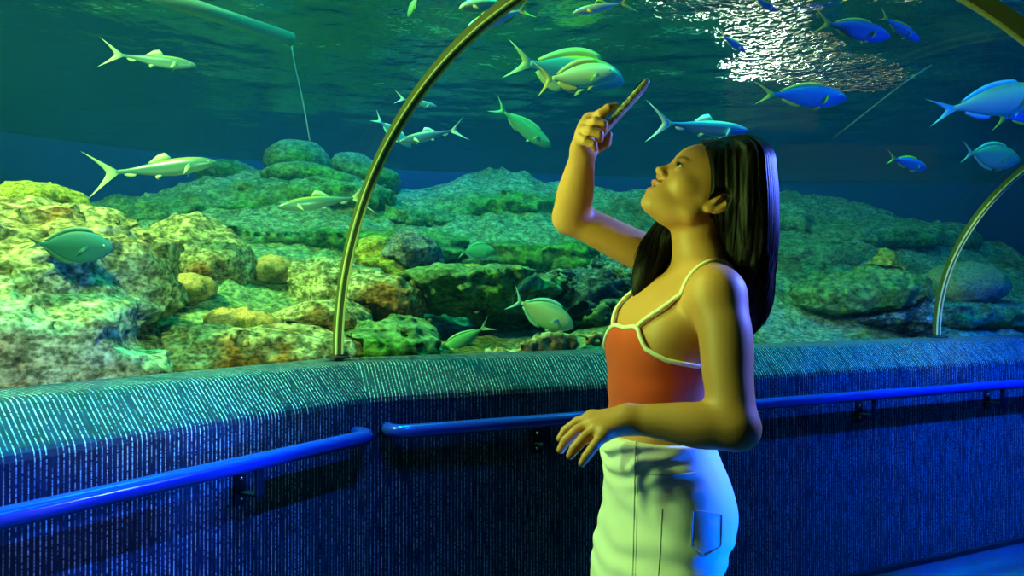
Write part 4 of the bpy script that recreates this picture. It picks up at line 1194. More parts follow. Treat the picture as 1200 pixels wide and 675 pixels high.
seam([(746, 555, 1.30), (765, 556, 1.30), (790, 557, 1.31), (815, 554, 1.33)], 'yoke_seam', .0013)
seam([(776, 596, 1.29), (774, 640, 1.29), (770, 690, 1.29)], 'panel_seam', .0012)
# back pocket
pk = [(812, 598, 1.33), (846, 603, 1.42), (845, 640, 1.42), (826, 652, 1.36), (810, 640, 1.33), (812, 598, 1.33)]
seam(pk, 'back_pocket', .0015)

# ---- shoes (below the frame)
M_SHOE = princ('white_canvas_shoe', '#e4e4e0', .6)
for s in (-1, 1):
    a = ANK[s]
    def sh(P):
        d = cone(P, a + np.array([0, 0, -.03]), a + bf * .02 + np.array([0, 0, -.035]), .045, .042)
        d = smin(d, cone(P, a + bf * .03 + np.array([0, 0, -.045]), a + bf * .145 + np.array([0, 0, -.055]), .040, .028), .02)
        d = smax(d, -(P[:, 2] - .001), .004); return smax(d, P[:, 2] - .10, .004)
    V, Fq = surfrect(sh, (axis([(a[0] - .22, .006), (a[0] + .08, None)]), axis([(a[1] - .13, .006), (a[1] + .08, None)]), axis([(-.008, .006), (.12, None)])))
    mesh_np('shoe', V - PB, Fq, M_SHOE, person)

# ---- hair
def hline(u): return np.interp(u, [-.07, -.03, .008, .0376, .067, .080, .092, .125], [-.008, .006, .0204, .044, .071, .082, .090, .100])
def hair_sdf(P, fine=True):
    q = (P - HO) @ HM; f, l, u = q[:, 0], q[:, 1], q[:, 2]; al = np.abs(l)
    cap = ell(q, (-.010, 0, .045), (.104, .082, .092))
    cap = smax(cap, f - hline(u) + .15 * np.maximum(.035 - al, 0) * np.clip((u - .03) / .04, 0, 1), .005)
    # leave the ear free
    e = np.stack([f + .004, al - .074, u - .004], 1); cap = smax(cap, -ell(e, (0, 0, 0), (.019, .02, .026)), .006)
    cap = smax(cap, -(u + .03) , .02)
    # hair falling down the back
    S = P.copy(); S[:, 1] = YB + (P[:, 1] - YB) * .60
    def pt(px, py, r, Y=1.45):
        a = A(px, py, Y); return a, r
    ch = [pt(868, 196, .056), pt(869, 236, .058), pt(872, 275, .055), pt(874, 318, .0470), pt(880, 352, .034), pt(880, 380, .016), pt(877, 392, .004)]
    back = chain(S, [c[0] for c in ch], [c[1] for c in ch], .03)
    back = smax(back, -ell(q, (.012, .074, .002), (.029, .035, .030)), .008)
    back = smax(back, f - np.interp(u, [-.2, -.1, -.03, 0, .05, .1], [.20, .05, -.012, -.006, .04, .08]), .012)
    d = smin(cap, back, .02)
    ch = [(793, 246, 1.505, .016), (783, 266, 1.515, .024), (768, 293, 1.515, .030), (757, 318, 1.50, .0275), (749, 340, 1.495, .017), (746, 353, 1.49, .003)]
    J = [A(*c[:3]) for c in ch]; lock = chain(P, J, [c[3] for c in ch], .02)
    d = smin(d, lock, .012)
    if fine:
        # combed grooves that run with the hair
        ang = np.arctan2(P[:, 1] - 1.45, P[:, 0] - .40)
        g1 = fbm(np.stack([ang * 16, P[:, 2] * 3, l * 6], 1), 1, 2, 61)
        d = d + .0022 * g1 + .0012 * fbm(np.stack([P[:, 0] * 120, P[:, 1] * 120, P[:, 2] * 9], 1), 1, 2, 62)
    return d
def hair_mat():
    m, nt = new_mat('glossy_black_hair')
    t = N(nt, 'ShaderNodeTexCoord'); mp = N(nt, 'ShaderNodeMapping'); mp.inputs['Scale'].default_value = (900, 900, 30); L(nt, t.outputs['Object'], mp.inputs[0])
    n = N(nt, 'ShaderNodeTexNoise', i_Scale=1.0, i_Detail=2.0); L(nt, mp.outputs[0], n.inputs['Vector'])
    p = N(nt, 'ShaderNodeBsdfPrincipled', i_Roughness=.45); p.inputs['Base Color'].default_value = lin('#090606'); p.inputs['Specular IOR Level'].default_value = .14
    b = N(nt, 'ShaderNodeBump', i_Strength=.5, i_Distance=.001); L(nt, n.outputs['Fac'], b.inputs['Height']); L(nt, b.outputs[0], p.inputs['Normal'])
    o = N(nt, 'ShaderNodeOutputMaterial'); L(nt, p.outputs[0], o.inputs[0]); return m
M_HAIR = hair_mat()
Vh, Qh = surfrect(hair_sdf, (axis([(.19, .0026), (.52, None)]), axis([(1.31, .003), (1.60, None)]), axis([(1.19, .003), (1.66, None)])), proj=1)
hair = mesh_np('hair', Vh - PB, Qh, M_HAIR, person)
# loose strands combed over the surface
def strands(seeds, steps, step, flow, r, lift=.0015):
    X = project(lambda Z: hair_sdf(Z, False) - lift, seeds, 3, 1e-3, .02); path = [X]; vel = np.zeros_like(X)
    for i in range(steps):
        G = grad(lambda Z: hair_sdf(Z, False), X, 1e-3); G /= np.linalg.norm(G, axis=1, keepdims=True) + 1e-9
        v = flow(X, i); v = v - G * (v * G).sum(1, keepdims=True) * .95; v /= np.linalg.norm(v, axis=1, keepdims=True) + 1e-9
        vel = v if i == 0 else vel * .6 + v * .4; vel /= np.linalg.norm(vel, axis=1, keepdims=True) + 1e-9
        X = X + vel * step; X = project(lambda Z: hair_sdf(Z, False) - lift - .0015 * (i / steps), X, 1, 1e-3, .004); path.append(X)
    P = np.stack(path, 1); n, m, _ = P.shape; V = []; F = []
    Tn = np.gradient(P, axis=1); Tn /= np.linalg.norm(Tn, axis=2, keepdims=True) + 1e-9
    U = np.cross(Tn, np.array([.3, .9, .2])); U /= np.linalg.norm(U, axis=2, keepdims=True) + 1e-9; W = np.cross(Tn, U)
    rad = r * np.sin(np.linspace(.25, 1, m) * math.pi * .97)[None, :, None]
    rings = np.stack([P + rad * (math.cos(a) * U + math.sin(a) * W) for a in (0, 2.094, 4.189)], 2)
    V = rings.reshape(-1, 3); ids = np.arange(n * m * 3).reshape(n, m, 3)
    Q_ = np.concatenate([np.stack([ids[:, :-1, k], ids[:, :-1, (k + 1) % 3], ids[:, 1:, (k + 1) % 3], ids[:, 1:, k]], -1).reshape(-1, 4) for k in range(3)])
    return V, Q_
ns = 900
sd = np.stack([RNG.uniform(-.075, .092, ns), RNG.normal(0, .012, ns), np.full(ns, .15)], 1)
side = np.where(RNG.random(ns) < .6, 1.0, -1.0)
sd = HO + (sd * 1.0) @ HM.T
def flow(X, i):
    q = (X - HO) @ HM; v = np.zeros_like(X); v[:, 2] = -1
    k = np.clip(1 - i / 14, 0, 1)
    v = v + k * (hl[None] * side[:, None] * .9 - hf[None] * .9)
    return v + .12 * np.stack([vnoise(X * 9, 5), vnoise(X * 9, 6), 0 * X[:, 0]], 1)
V1, Q1 = strands(sd, 40, .0075, flow, .0010)
h2 = mesh_np('loose_strands', V1 - PB, Q1, M_HAIR, hair)
nl = 160
sl_ = A(786, 262, 1.51) + RNG.normal(0, .018, (nl, 3))
V2, Q2 = strands(sl_, 13, .0075, lambda X, i: np.tile(np.array([-.35, 0, -1.]), (len(X), 1)) + .35 * np.stack([np.sin(X[:, 2] * 90), vnoise(X * 20, 9), 0 * X[:, 0]], 1), .0012)
mesh_np('loose_strands', V2 - PB, Q2, M_HAIR, hair)

# ---- phone
phone = empty('phone', tuple(pc)); tag(phone, 'slim phone in a glittery pale case held up in the raised hand', 'phone')
def slab(hx, hy, hz, r, c=(0, 0, 0), n=8):
    P = []
    for (sx, sy, a0) in ((1, 1, 0), (-1, 1, 90), (-1, -1, 180), (1, -1, 270)):
        for k in range(n + 1):
            a = math.radians(a0 + 90 * k / n); P.append((sx * (hx - r) + r * math.cos(a), sy * (hy - r) + r * math.sin(a)))
    m = len(P); V = []
    for (z, sc) in ((-hz, .97), (-hz * .6, 1), (hz * .6, 1), (hz, .97)):
        V += [np.array(c) @ np.eye(3) + 0 for _ in ()]
        V += [dx_ * (p[0] * sc + c[0]) + wv * (p[1] * sc + c[1]) + nn * (z + c[2]) for p in P]
    F = [tuple(range(m))[::-1], tuple(3 * m + k for k in range(m))]
    for j in range(3):
        for k in range(m): F.append((j * m + k, j * m + (k + 1) % m, (j + 1) * m + (k + 1) % m, (j + 1) * m + k))
    return V, F
def glit():
    m, nt = new_mat('glitter_case')
    t = N(nt, 'ShaderNodeTexCoord'); v = N(nt, 'ShaderNodeTexVoronoi', i_Scale=260.0); L(nt, t.outputs['Object'], v.inputs['Vector'])
    r = ramp(nt, [(0, '#4a4838'), (.5, '#b8b490'), (1, '#f4f0d8')]); L(nt, v.outputs['Color'], r.inputs[0])
    p = N(nt, 'ShaderNodeBsdfPrincipled', i_Roughness=.25, i_Metallic=.3); L(nt, r.outputs[0], p.inputs['Base Color'])
    o = N(nt, 'ShaderNodeOutputMaterial'); L(nt, p.outputs[0], o.inputs[0]); return m
for nm, dims, mat in (('case', (PL / 2, .035, .0052, .009), glit()), ):
    V, F = slab(*dims); Geo().add(V, F).obj(nm, mat, phone)
V, F = slab(PL / 2 - .003, .032, .0012, .007, (0, 0, .0054)); Geo().add(V, F).obj('screen', princ('phone_screen', '#101418', .08, emis='#6a6cc0', es=.35), phone)
V, F = slab(.014, .011, .0015, .004, (PL / 2 - .02, -.018, -.0062)); Geo().add(V, F).obj('camera_bump', princ('black_glass', '#08090c', .1), phone)
V, F = slab(.0035, .0035, .0012, .003, (PL / 2 - .015, -.018, -.0085)); Geo().add(V, F).obj('lens', M_BRK, phone)
print('person done', time.time() - tA)
# ------------------------------------------------------------------ fish
def fish_mat(name, back, flank, belly, spec=.5, spots=None, metal=.15, rough=.3):
    m, nt = new_mat(name)
    t = N(nt, 'ShaderNodeTexCoord'); s = N(nt, 'ShaderNodeSeparateXYZ'); L(nt, t.outputs['Generated'], s.inputs[0])
    n = N(nt, 'ShaderNodeTexVoronoi', i_Scale=1.0); mp = N(nt, 'ShaderNodeMapping'); mp.inputs['Scale'].default_value = (160, 160, 220); L(nt, t.outputs['Object'], mp.inputs[0]); L(nt, mp.outputs[0], n.inputs['Vector'])
    z = math_(nt, 'ADD', s.outputs[2], math_(nt, 'MULTIPLY', n.outputs['Distance'], .06))
    r = ramp(nt, [(.22, belly), (.52, flank), (.80, flank), (.93, back)]); L(nt, z, r.inputs[0])
    p = N(nt, 'ShaderNodeBsdfPrincipled', i_Roughness=rough, i_Metallic=metal); p.inputs['Specular IOR Level'].default_value = spec
    b = N(nt, 'ShaderNodeBump', i_Strength=.25, i_Distance=.001); L(nt, n.outputs['Distance'], b.inputs['Height']); L(nt, b.outputs[0], p.inputs['Normal'])
    L(nt, r.outputs[0], p.inputs['Base Color']); o = N(nt, 'ShaderNodeOutputMaterial'); L(nt, p.outputs[0], o.inputs[0]); return m
FM = {
 'silver': (fish_mat('silver_scales', '#98a460', '#4c7880', '#7c9ca4'), princ('silver_fin', '#a8c0a0', .5)),
 'sblue': (fish_mat('silver_blue_scales', '#a0b890', '#4a80b8', '#78a8d0'), princ('silver_blue_fin', '#d0f0e8', .5)),
 'yellow': (fish_mat('yellow_green_scales', '#c8c850', '#dcecA8', '#8fd0a8', .3, metal=0, rough=.5), princ('yellow_fin', '#d8d060', .5)),
 'rabbit': (fish_mat('pale_rabbit_scales', '#88b080', '#b8d098', '#a0c8a0', .3, metal=0, rough=.5), princ('pale_rabbit_fin', '#8fd8d0', .5)),
 'green': (fish_mat('green_scales', '#3f8a58', '#4fa070', '#60b088', .3, metal=0, rough=.5), princ('green_fin', '#7fc090', .5)),
 'blue': (fish_mat('deep_blue_scales', '#1038a0', '#1c50c0', '#2a68c8', .3, metal=0, rough=.45), princ('yellow_tail_fin', '#d8c818', .5)),
 'bigblue': (fish_mat('blue_green_scales', '#c8c030', '#2f88a8', '#2a78b0', .3, metal=0, rough=.45), princ('greenish_fin', '#b0d080', .5)),
 'teal': (fish_mat('dark_teal_scales', '#1c4c50', '#1c5558', '#245c5c', .2, metal=0, rough=.6), princ('dark_teal_fin', '#1c5450', .6)),
 'line': (fish_mat('yellow_striped_scales', '#d8d028', '#d8e0e8', '#f4f8ff', .5), princ('bright_yellow_fin', '#e0d020', .5)),
}
M_FEYE = princ('fish_eye', '#06080a', .1, coat=1); M_FIRIS = princ('fish_eye_ring', '#d8d8a0', .2)
#            profile stations (x 0 snout .. 1 tail root): top, bottom, half thickness (fractions of body length)
KIND = {
 'slim': dict(x=[0, .03, .10, .22, .38, .55, .72, .88, 1.0], t=[.004, .028, .056, .080, .090, .080, .055, .028, .022], b=[.010, .028, .050, .078, .094, .084, .055, .026, .020], w=[.004, .020, .036, .050, .054, .046, .028, .012, .007], tail=(.30, .20, .055), dors=(.46, .62, .085, .9), anal=(.80, .90, .035), pelv=(.56, .07), pect=(.25, .09)),
 'oval': dict(x=[0, .03, .12, .25, .42, .60, .78, .92, 1.0], t=[.010, .055, .140, .200, .225, .205, .130, .045, .032], b=[.014, .050, .120, .190, .225, .205, .125, .042, .030], w=[.006, .032, .062, .080, .084, .068, .040, .014, .008], tail=(.22, .17, .06), dors=(.28, .93, .060, .2), anal=(.52, .93, .055), pelv=(.36, .08), pect=(.30, .14)),
 'deep': dict(x=[0, .03, .12, .26, .42, .60, .78, .92, 1.0], t=[.012, .060, .130, .175, .190, .165, .100, .045, .036], b=[.020, .055, .100, .150, .170, .155, .095, .042, .034], w=[.010, .040, .070, .086, .088, .070, .042, .016, .009], tail=(.26, .24, .07), dors=(.26, .90, .085, .2), anal=(.60, .90, .10), pelv=(.38, .12), pect=(.30, .17)),
 'fusi': dict(x=[0, .03, .12, .25, .42, .60, .78, .92, 1.0], t=[.006, .040, .090, .128, .140, .122, .074, .032, .024], b=[.010, .036, .084, .122, .138, .118, .070, .030, .022], w=[.006, .028, .052, .066, .068, .054, .032, .012, .007], tail=(.26, .17, .055), dors=(.30, .88, .040, .3), anal=(.62, .86, .035), pelv=(.36, .07), pect=(.27, .11)),
}
def lerp_s(x, xs, ys):
    # smooth interpolation of a profile
    xs = np.array(xs); ys = np.array(ys); d = np.gradient(ys, xs); i = np.clip(np.searchsorted(xs, x) - 1, 0, len(xs) - 2)
    h = xs[i + 1] - xs[i]; u = (x - xs[i]) / h
    return (2 * u ** 3 - 3 * u ** 2 + 1) * ys[i] + (u ** 3 - 2 * u * u + u) * h * d[i] + (-2 * u ** 3 + 3 * u * u) * ys[i + 1] + (u ** 3 - u * u) * h * d[i + 1]
def fish(name, label, kind, mat, tail, head, Y, dY=0.0, group=None, bend=.04, cat='fish', spread=1.0, roll=0.0):
    K = KIND[kind]; mb, mf = FM[mat]
    pt, ph = at(tail[0], tail[1], Y - dY / 2), at(head[0], head[1], Y + dY / 2)
    TL = np.linalg.norm(ph - pt); BL = TL / (1 + K['tail'][0] * .92)
    X = nrm(ph - pt); up = np.array([0, 0, 1.]); Yv = nrm(np.cross(up, X)); Z = np.cross(X, Yv)
    if roll: Yv, Z = Yv * math.cos(roll) + Z * math.sin(roll), -Yv * math.sin(roll) + Z * math.cos(roll)
    c = ph - X * BL * .5
    def W(x, y, z):          # x: 0 snout..1 tail root (more = tail), in body lengths
        bx_ = x - .5; yy = y + bend * math.sin(max(x, 0) * 3.4 + .5) * max(x - .2, 0)
        return (-(bx_) * BL, yy * BL, z * BL)
    ns, nr = 30, 20; V = []; F = []
    for i in range(ns):
        x = (i / (ns - 1)) ** 1.25; t, b, w = [float(lerp_s(x, K['x'], K[k])) for k in 'tbw']
        zc = (t - b) / 2; hz = (t + b) / 2
        for k in range(nr):
            a = 2 * math.pi * k / nr; sy, sz = math.sin(a), math.cos(a)
            V.append(W(x, w * sy * (1 - .15 * sz * sz), zc + hz * sz))
    for i in range(ns - 1):
        for k in range(nr): F.append((i * nr + k, i * nr + (k + 1) % nr, (i + 1) * nr + (k + 1) % nr, (i + 1) * nr + k))
    F.append(tuple(range(nr))[::-1]); F.append(tuple((ns - 1) * nr + k for k in range(nr)))
    o = mesh_np(name, np.array(V), F, mb); o.location = c
    o.rotation_mode = 'QUATERNION'; o.rotation_quaternion = Matrix((X, Yv, Z)).transposed().to_quaternion()
    bm = bmesh.new(); bm.from_mesh(o.data); bmesh.ops.recalc_face_normals(bm, faces=bm.faces); bm.to_mesh(o.data); bm.free()
    tag(o, label, cat, group)
    def sheet(nm, A_, B_, th=.004, par=o, mat_=mf):
        """thin solid fin between two curves, thickest at the root curve A_"""
        m = len(A_); V = []; F = []
        for (P, h) in ((A_, th), (B_, th * .25)):
            for s in (-1, 1):
                for p in P: V.append(W(p[0], p[1] + s * h, p[2]))
        for i in range(m - 1):
            F += [(i, i + 1, 2 * m + i + 1, 2 * m + i), (m + i, 3 * m + i, 3 * m + i + 1, m + i + 1), (i, m + i, m + i + 1, i + 1), (2 * m + i, 2 * m + i + 1, 3 * m + i + 1, 3 * m + i)]
        F += [(0, 2 * m, 3 * m, m), (m - 1, 2 * m - 1, 4 * m - 1, 3 * m - 1)]
        return mesh_np(nm, np.array(V), F, mat_, par)
    tl, th_, tw = K['tail']; th_ *= spread
    A_ = []; B_ = []; R0 = K['t'][-1]
    for i in range(17):      # forked tail: root curve up the peduncle, trailing edge notched
        u = -1 + i / 8; A_.append((.985 + .0 * u, 0, u * R0 * .9))
        e = abs(u); B_.append((1.0 + tl * (.30 + .70 * e ** 1.5), 0, math.copysign(th_ * e ** 1.15 * (1.0), u)))
    # leading edges curve: insert a middle row through a sheet of two strips
    Mid = [(1.0 + (b[0] - 1) * .48, 0, a[2] + (b[2] - a[2]) * (.50 if abs(a[2]) > 0 else .5)) for a, b in zip(A_, B_)]
    m = 17; V = []; F = []
    for (P, h) in ((A_, .006), (Mid, .003), (B_, .0008)):
        for s in (-1, 1):
            for p in P: V.append(W(p[0], p[1] + s * h, p[2]))
    for r in range(2):
        for i in range(m - 1):
            a = r * 2 * m; F += [(a + i, a + i + 1, a + 2 * m + i + 1, a + 2 * m + i), (a + m + i, a + 3 * m + i, a + 3 * m + i + 1, a + m + i + 1)]
        for i in (0, m - 1): F.append((r * 2 * m + i, r * 2 * m + m + i, r * 2 * m + 3 * m + i, r * 2 * m + 2 * m + i))
    for i in range(m - 1): F += [(i, m + i, m + i + 1, i + 1), (4 * m + i, 4 * m + i + 1, 5 * m + i + 1, 5 * m + i)]
    mesh_np('tail_fin', np.array(V), F, mf, o)
    P = lambda x, k: float(lerp_s(min(max(x, 0), 1), K['x'], K[k]))
    x0, x1, hgt, fr = K['dors']; n = 12
    A_ = [(x0 + (x1 - x0) * i / n, 0, P(x0 + (x1 - x0) * i / n, 't') - .006) for i in range(n + 1)]
    if fr > .5:   # single swept triangular fin
        B_ = [(a[0] + .10 * math.sin(min(i / n * 3, 1) * 1.57) * (1 - i / n * .3) + .0, 0, a[2] + .004 + hgt * (1 - i / n) ** 1.3 * min(1, .25 + i * .9)) for i, a in enumerate(A_)]
    else:
        B_ = [(a[0] + .03, 0, a[2] + .006 + hgt * math.sin(math.pi * min(1, .12 + .86 * (i / n)) ** .8) ** .6) for i, a in enumerate(A_)]
    sheet('dorsal_fin', A_, B_)
    x0, x1, hgt = K['anal']; n = 8
    A_ = [(x0 + (x1 - x0) * i / n, 0, -P(x0 + (x1 - x0) * i / n, 'b') + .006) for i in range(n + 1)]
    B_ = [(a[0] + .03, 0, a[2] - .006 - hgt * math.sin(math.pi * (.15 + .80 * i / n)) ** .7) for i, a in enumerate(A_)]
    sheet('anal_fin', A_, B_)
    px_, ln = K['pelv']; pw = P(px_, 'w')
    for s in (-1, 1):
        A_ = [(px_ + .04 * i / 4, s * pw * .3, -P(px_ + .04 * i / 4, 'b') + .008) for i in range(5)]
        B_ = [(a[0] + ln * (.9 - .12 * i), s * pw * .6, a[2] - ln * (.55 - .10 * i)) for i, a in enumerate(A_)]
        sheet('pelvic_fin', A_, B_, .0025)
    px_, ln = K['pect']; pw = P(px_, 'w')
    for s in (-1, 1):
        A_ = [(px_ + .004 * i, s * pw * .93, -.03 + .012 * i) for i in range(5)]
        B_ = [(px_ + ln * (1 - .10 * i), s * (pw + ln * .42), -.03 + (i - 2.6) * .022 - ln * .25) for i in range(5)]
        sheet('pectoral_fin', A_, B_, .002)
    ex = .085 if kind == 'slim' else .12; er = .013 if kind == 'slim' else .019
    for s in (-1, 1):
        g = Geo(); y_ = s * P(ex, 'w') * .86; z_ = (P(ex, 't') - P(ex, 'b')) / 2 + P(ex, 't') * .18
        g.sphere(W(ex, y_, z_), (er * BL, er * BL * .5, er * BL), 14, 8); e = g.obj('eye', M_FIRIS, o)
        g = Geo(); g.sphere(W(ex, y_ + s * er * .25, z_), (er * BL * .6, er * BL * .4, er * BL * .6), 12, 8); g.obj('pupil', M_FEYE, e)
    return o

fish('silver_fish', 'slender silver fish alone high on the left, above the big silver one', 'slim', 'silver', (118, 62), (230, 77), 3.6, .1, spread=1.1)
fish('silver_fish', 'largest slender silver fish, gliding just above the stepped outcrop', 'slim', 'silver', (104, 206), (254, 190), 3.3, .1, spread=1.25, bend=.06)
fish('silver_fish', 'pale silver fish with its tail behind the rib, over the green slope', 'slim', 'silver', (438, 229), (325, 243), 3.5, -.1, spread=1.3)
fish('silver_fish', 'bright silver-blue fish touching the right side of the rib', 'slim', 'sblue', (546, 150), (468, 166), 3.9, -.1, spread=1.1)
fish('silver_fish', 'small silver-blue fish crossing behind the rib, above the bright one', 'slim', 'sblue', (462, 114), (512, 125), 4.4, .1, spread=1.0)
fish('silver_fish', 'dull blue-grey fish nose-down behind the rib', 'fusi', 'sblue', (437, 136), (482, 172), 4.8, .15)
fish('oval_fish', 'dark teal oval fish against the pale stepped outcrop', 'oval', 'teal', (30, 285), (133, 292), 2.10, .02, spread=.6, bend=.01)
fish('green_fish', 'green fish heading nose-down in mid water, left of the raised hand', 'fusi', 'green', (577, 122), (646, 173), 4.2, .1)
fish('striped_fish', 'big blue-green fish with a yellow back stripe, behind the yellow one', 'deep', 'bigblue', (594, 70), (731, 96), 3.9, .05, spread=.85)
fish('yellow_fish', 'bright yellow-green fish just above the phone and hand', 'deep', 'yellow', (628, 94), (723, 86), 3.4, .05, spread=1.1)
fish('pale_fish', 'round pale green fish swimming over the tan knobbly coral', 'oval', 'rabbit', (598, 349), (672, 384), 3.5, .05, spread=1.3)
fish('green_fish', 'green fish diving behind the ledge, under the table rock', 'fusi', 'green', (577, 378), (512, 417), 3.45, -.02)
fish('green_fish', 'small dim green fish hovering over the table rock', 'oval', 'green', (536, 296), (580, 294), 4.6, .1)
fish('teal_fish', 'dim teal fish nose-up behind the pale round fish', 'fusi', 'teal', (596, 352), (629, 322), 3.56, .06)
fish('silver_fish', 'silver-blue fish partly hidden by the forehead and hair', 'slim', 'sblue', (757, 143), (878, 154), 3.5, .1, spread=1.2)
fish('blue_fish', 'blurry blue fish right under the bright sparkle', 'fusi', 'blue', (884, 110), (992, 115), 4.0, .1, spread=.8)
fish('blue_fish', 'small blue yellow-tailed fish alone in the dark water right of the hair', 'fusi', 'blue', (1038, 184), (1086, 197), 4.0, .1)
fish('green_fish', 'rounded green fish next to the far rib at the right edge', 'oval', 'green', (1126, 178), (1195, 188), 4.0, .05, spread=1.2)
fish('long_fish', 'long green-blue fish leaving the frame at the right edge', 'fusi', 'rabbit', (1086, 133), (1232, 108), 3.9, .1, spread=.7)
fish('blue_fish', 'blue fish cut by the right edge, under the long green-blue one', 'fusi', 'blue', (1158, 141), (1250, 128), 4.1, .1, spread=.9)
fish('blue_fish', 'blue yellow-tailed fish beside the sparkle, first of the touching pair', 'fusi', 'blue', (953, 25), (1043, 43), 3.25, .1)
fish('blue_fish', 'blue fish with a raised yellow tail, second of the touching pair', 'fusi', 'blue', (1029, 17), (1078, 48), 3.1, .05)
fish('blue_fish', 'small dark blue fish on the bright glare', 'fusi', 'blue', (842, 39), (874, 61), 3.4, .05)
fish('blue_fish', 'small dark blue fish at the top edge above the glare', 'fusi', 'blue', (880, -4), (910, 13), 2.95, .05)
fish('striped_fish', 'thin silver fish with a yellow tail near the top edge, above the yellow fish', 'slim', 'line', (745, 1), (672, 15), 3.0, -.05)
fish('yellow_tailed_fish', 'fish with a bright yellow tail passing behind the top of the rib', 'fusi', 'line', (624, 8), (548, 33), 3.0, -.05, spread=1.1)
fish('green_fish', 'pale green fish at the top edge just left of the rib', 'fusi', 'yellow', (600, 0), (538, 10), 2.95, -.1)
fish('green_fish', 'faint green fish hanging nose-down at the top edge', 'oval', 'green', (490, -6), (478, 20), 2.95, .05)
# ------------------------------------------------------------------ lights and camera
def area(name, loc, to, size, col, power, shape='DISK', spread=180):
    l = bpy.data.lights.new(name, 'AREA'); l.shape = shape; l.size = size; l.energy = power; l.color = col; l.spread = math.radians(spread)
    o = bpy.data.objects.new(name, l); COL.objects.link(o); o.location = loc
    d = Vector(to) - Vector(loc); o.rotation_euler = d.to_track_quat('-Z', 'Y').to_euler(); return o
def spot(name, loc, to, col, power, ang=60, blend=.5, r=.04):
    l = bpy.data.lights.new(name, 'SPOT'); l.energy = power; l.color = col; l.spot_size = math.radians(ang); l.spot_blend = blend; l.shadow_soft_size = r
    o = bpy.data.objects.new(name, l); COL.objects.link(o); o.location = loc
    d = Vector(to) - Vector(loc); o.rotation_euler = d.to_track_quat('-Z', 'Y').to_euler(); return o
# floodlights over the open tank (green-yellow over the near reef, teal farther back, blue on the right)
area('unseen_floodlight', (-2.5, 1.8, 3.8), (-1.3, 3.2, 1.1), .35, (.80, 1, .24), 27000, spread=110)
area('unseen_floodlight', (-.3, 3.7, 4.4), (-.3, 5.0, 1.2), .5, (.02, 1, .42), 11500, spread=125)
area('unseen_floodlight', (2.0, 3.6, 4.4), (2.2, 5.4, 1.0), .6, (.0, .60, .70), 8000)
area('unseen_floodlight', (5.0, 2.2, 4.4), (5.0, 4.4, 1.0), .8, (.0, .30, .70), 20000)
def strip_light(name, seg, ta, tb, s, z, width, col, power, to_s, to_z, spread=150):
    a = on(seg, ta, s); b = on(seg, tb, s); c = (a + b) / 2
    T = T1 if seg == 0 else T2; w = on(seg, (ta + tb) / 2, to_s)
    l = bpy.data.lights.new(name, 'AREA'); l.shape = 'RECTANGLE'; l.size = float(np.linalg.norm(b - a)); l.size_y = width
    l.energy = power; l.color = col; l.spread = math.radians(spread)
    o = bpy.data.objects.new(name, l); COL.objects.link(o)
    X = Vector((T[0], T[1], 0)); Zm = -(Vector((w[0], w[1], to_z)) - Vector((c[0], c[1], z))).normalized(); Y = Zm.cross(X).normalized()
    o.matrix_world = Matrix(((X.x, Y.x, Zm.x, c[0]), (X.y, Y.y, Zm.y, c[1]), (X.z, Y.z, Zm.z, z), (0, 0, 0, 1)))
    return o
spot('unseen_spotlight', (-.45, .70, 1.85), (-1.25, 2.3, 1.46), (.45, 1, .30), 210, 56, .5, .05)  # unseen, added to brighten the front of the outcrop
area('added_blue_light', (3.4, 2.0, 2.15), (2.5, 3.8, 2.7), .2, (.0, .06, 1), 34, spread=120)  # unseen blue light added to tint the water at upper right
area('unseen_floodlight', (-.8, 5.6, 4.4), (-1.4, 7.4, 1.4), .6, (.0, .18, 1), 14000, spread=140)  # unseen, added to turn the far backdrop navy
# blue strips along the crown of the tunnel
strip_light('crown_strip_light', 0, -2.4, -.25, .90, 2.06, .03, (.01, .13, 1), 25, .02, .35, 62)
strip_light('crown_strip_light', 1, 2.15, 5.2, .90, 2.06, .03, (.0, .07, 1), 85, .02, .3, 84)
# teal strips above the open water behind the wall, washing the sloped ledge
strip_light('ledge_wash_light', 0, -3.0, -.1, -.32, 3.5, .05, (.0, 1, .55), 6500, -.06, .9, 26)
strip_light('ledge_wash_light', 1, .1, 3.4, -.32, 3.5, .05, (.0, .85, .70), 3000, -.06, .9, 26)
spot('unseen_spotlight', (1.35, 1.68, 1.78), (.3, 1.5, 1.35), (.08, .14, 1), 240, 46, .5, .04)
spot('added_jeans_light', (1.6, 1.15, .55), (.33, 1.45, .85), (.0, .11, 1), 330, 28, .5, .05)  # unseen blue light added low down to colour the jeans
p_ = at(1125, 285, 3.5)
spot('unseen_spotlight', (2.1, 2.3, 1.85), tuple(p_), (.55, 1, .3), 75, 40, .5, .04)  # unseen, added to make the second rib look bright pale green
# green-yellow key in front of the woman, with added face and fill spots, unseen
spot('unseen_spotlight', (-.92, 1.12, 1.74), (.28, 1.45, 1.15), (.46, 1, .22), 42, 52, .4, .06)
spot('unseen_spotlight', (-.95, 1.02, 1.42), (.25, 1.42, 1.47), (.6, 1, .14), 58, 24, .5, .04)
spot('unseen_spotlight', (-.9, .35, 1.75), (.3, 1.45, 1.1), (.5, 1, .12), 1, 60, .5, .08)

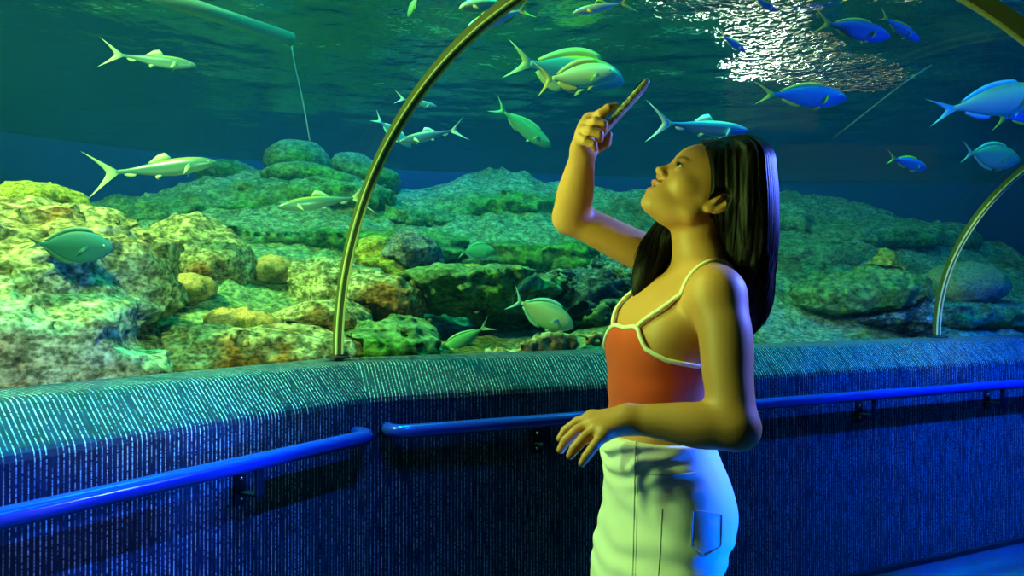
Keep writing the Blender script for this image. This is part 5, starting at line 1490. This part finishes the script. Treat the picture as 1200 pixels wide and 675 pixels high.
# glowing panels added past the basin rim so the ripples break them into glitter
def bank(px0, px1, z0, z1, Y, strength, n, col, label, seed):
    x0, x1 = at(px0, 200, Y)[0], at(px1, 200, Y)[0]; c = np.array([(x0 + x1) / 2, Y, (z0 + z1) / 2])
    root = empty('glitter_panels', tuple(c)); tag(root, label, 'glitter panel', 'glowing panels added to make the glitter')
    m = princ('glitter_glow', '#000000', .6, spec=0, emis=col, es=strength); w = (x1 - x0) / n
    for k in range(n):
        g = Geo(); g.box((x0 - c[0] + w * (k + .5), 0, 0), (w * .46, 0, 0), (0, .03, 0), (0, 0, (z1 - z0) / 2)); g.obj('glow_panel', m, root, smooth=False, bevel=.02)
    g = Geo(); g.box((0, .08, 0), ((x1 - x0) / 2 + .04, 0, 0), (0, .04, 0), (0, 0, (z1 - z0) / 2 + .04)); g.obj('housing', M_BRK, root, smooth=False)
    for x in (x0 - c[0] + .1, x1 - c[0] - .1):
        g = Geo(); g.tube([(x, .08, (z1 - z0) / 2), (x, .08, 4.94 - c[2])], .015, 8); g.obj('hanging_rod', M_BRK, root)  # rods only hold up the added panels
bank(826, 884, 2.78, 3.26, 9.6, 75, 3, '#fff6e0', 'brightest glowing panels added for the glitter, hidden behind the head of the woman', 1)
bank(912, 1100, 2.78, 3.25, 9.9, 2, 5, '#ffd070', 'long dim yellow panels added for the glitter past the basin rim, right of the hair', 2)
bank(850, 960, 3.5, 4.5, 10.2, 3, 3, '#fff6e0', 'tall glowing panels added behind the white core of the sparkle', 1)
scene.world = bpy.data.worlds.new('world'); scene.world.use_nodes = True
bg = scene.world.node_tree.nodes['Background']; bg.inputs[0].default_value = (.01, .06, .12, 1); bg.inputs[1].default_value = .12

cam = bpy.data.cameras.new('camera'); co = bpy.data.objects.new('camera', cam); COL.objects.link(co)
co.location = (0, 0, CAMZ); co.rotation_euler = (math.pi / 2 + PITCH, 0, 0)
cam.sensor_width = 36; cam.lens = 36 * FPX / 1200; cam.clip_start = .01; cam.clip_end = 200
scene.camera = co
vs = scene.view_settings
scene.display_settings.display_device = 'sRGB'
vs.view_transform = 'Standard'; vs.look = 'None'; vs.gamma = 1; vs.exposure = 0; vs.use_curve_mapping = False
cy = scene.cycles
cy.use_denoising = True
try: cy.denoiser = 'OPENIMAGEDENOISE'
except Exception: pass
cy.max_bounces = 10; cy.transparent_max_bounces = 24; cy.diffuse_bounces = 3; cy.glossy_bounces = 4; cy.transmission_bounces = 8; cy.volume_bounces = 1
cy.caustics_reflective = False; cy.caustics_refractive = False
cy.sample_clamp_indirect = 4; cy.sample_clamp_direct = 0
cy.use_adaptive_sampling = True; cy.adaptive_threshold = .02
print('SCRIPT SECONDS', time.time() - T0)
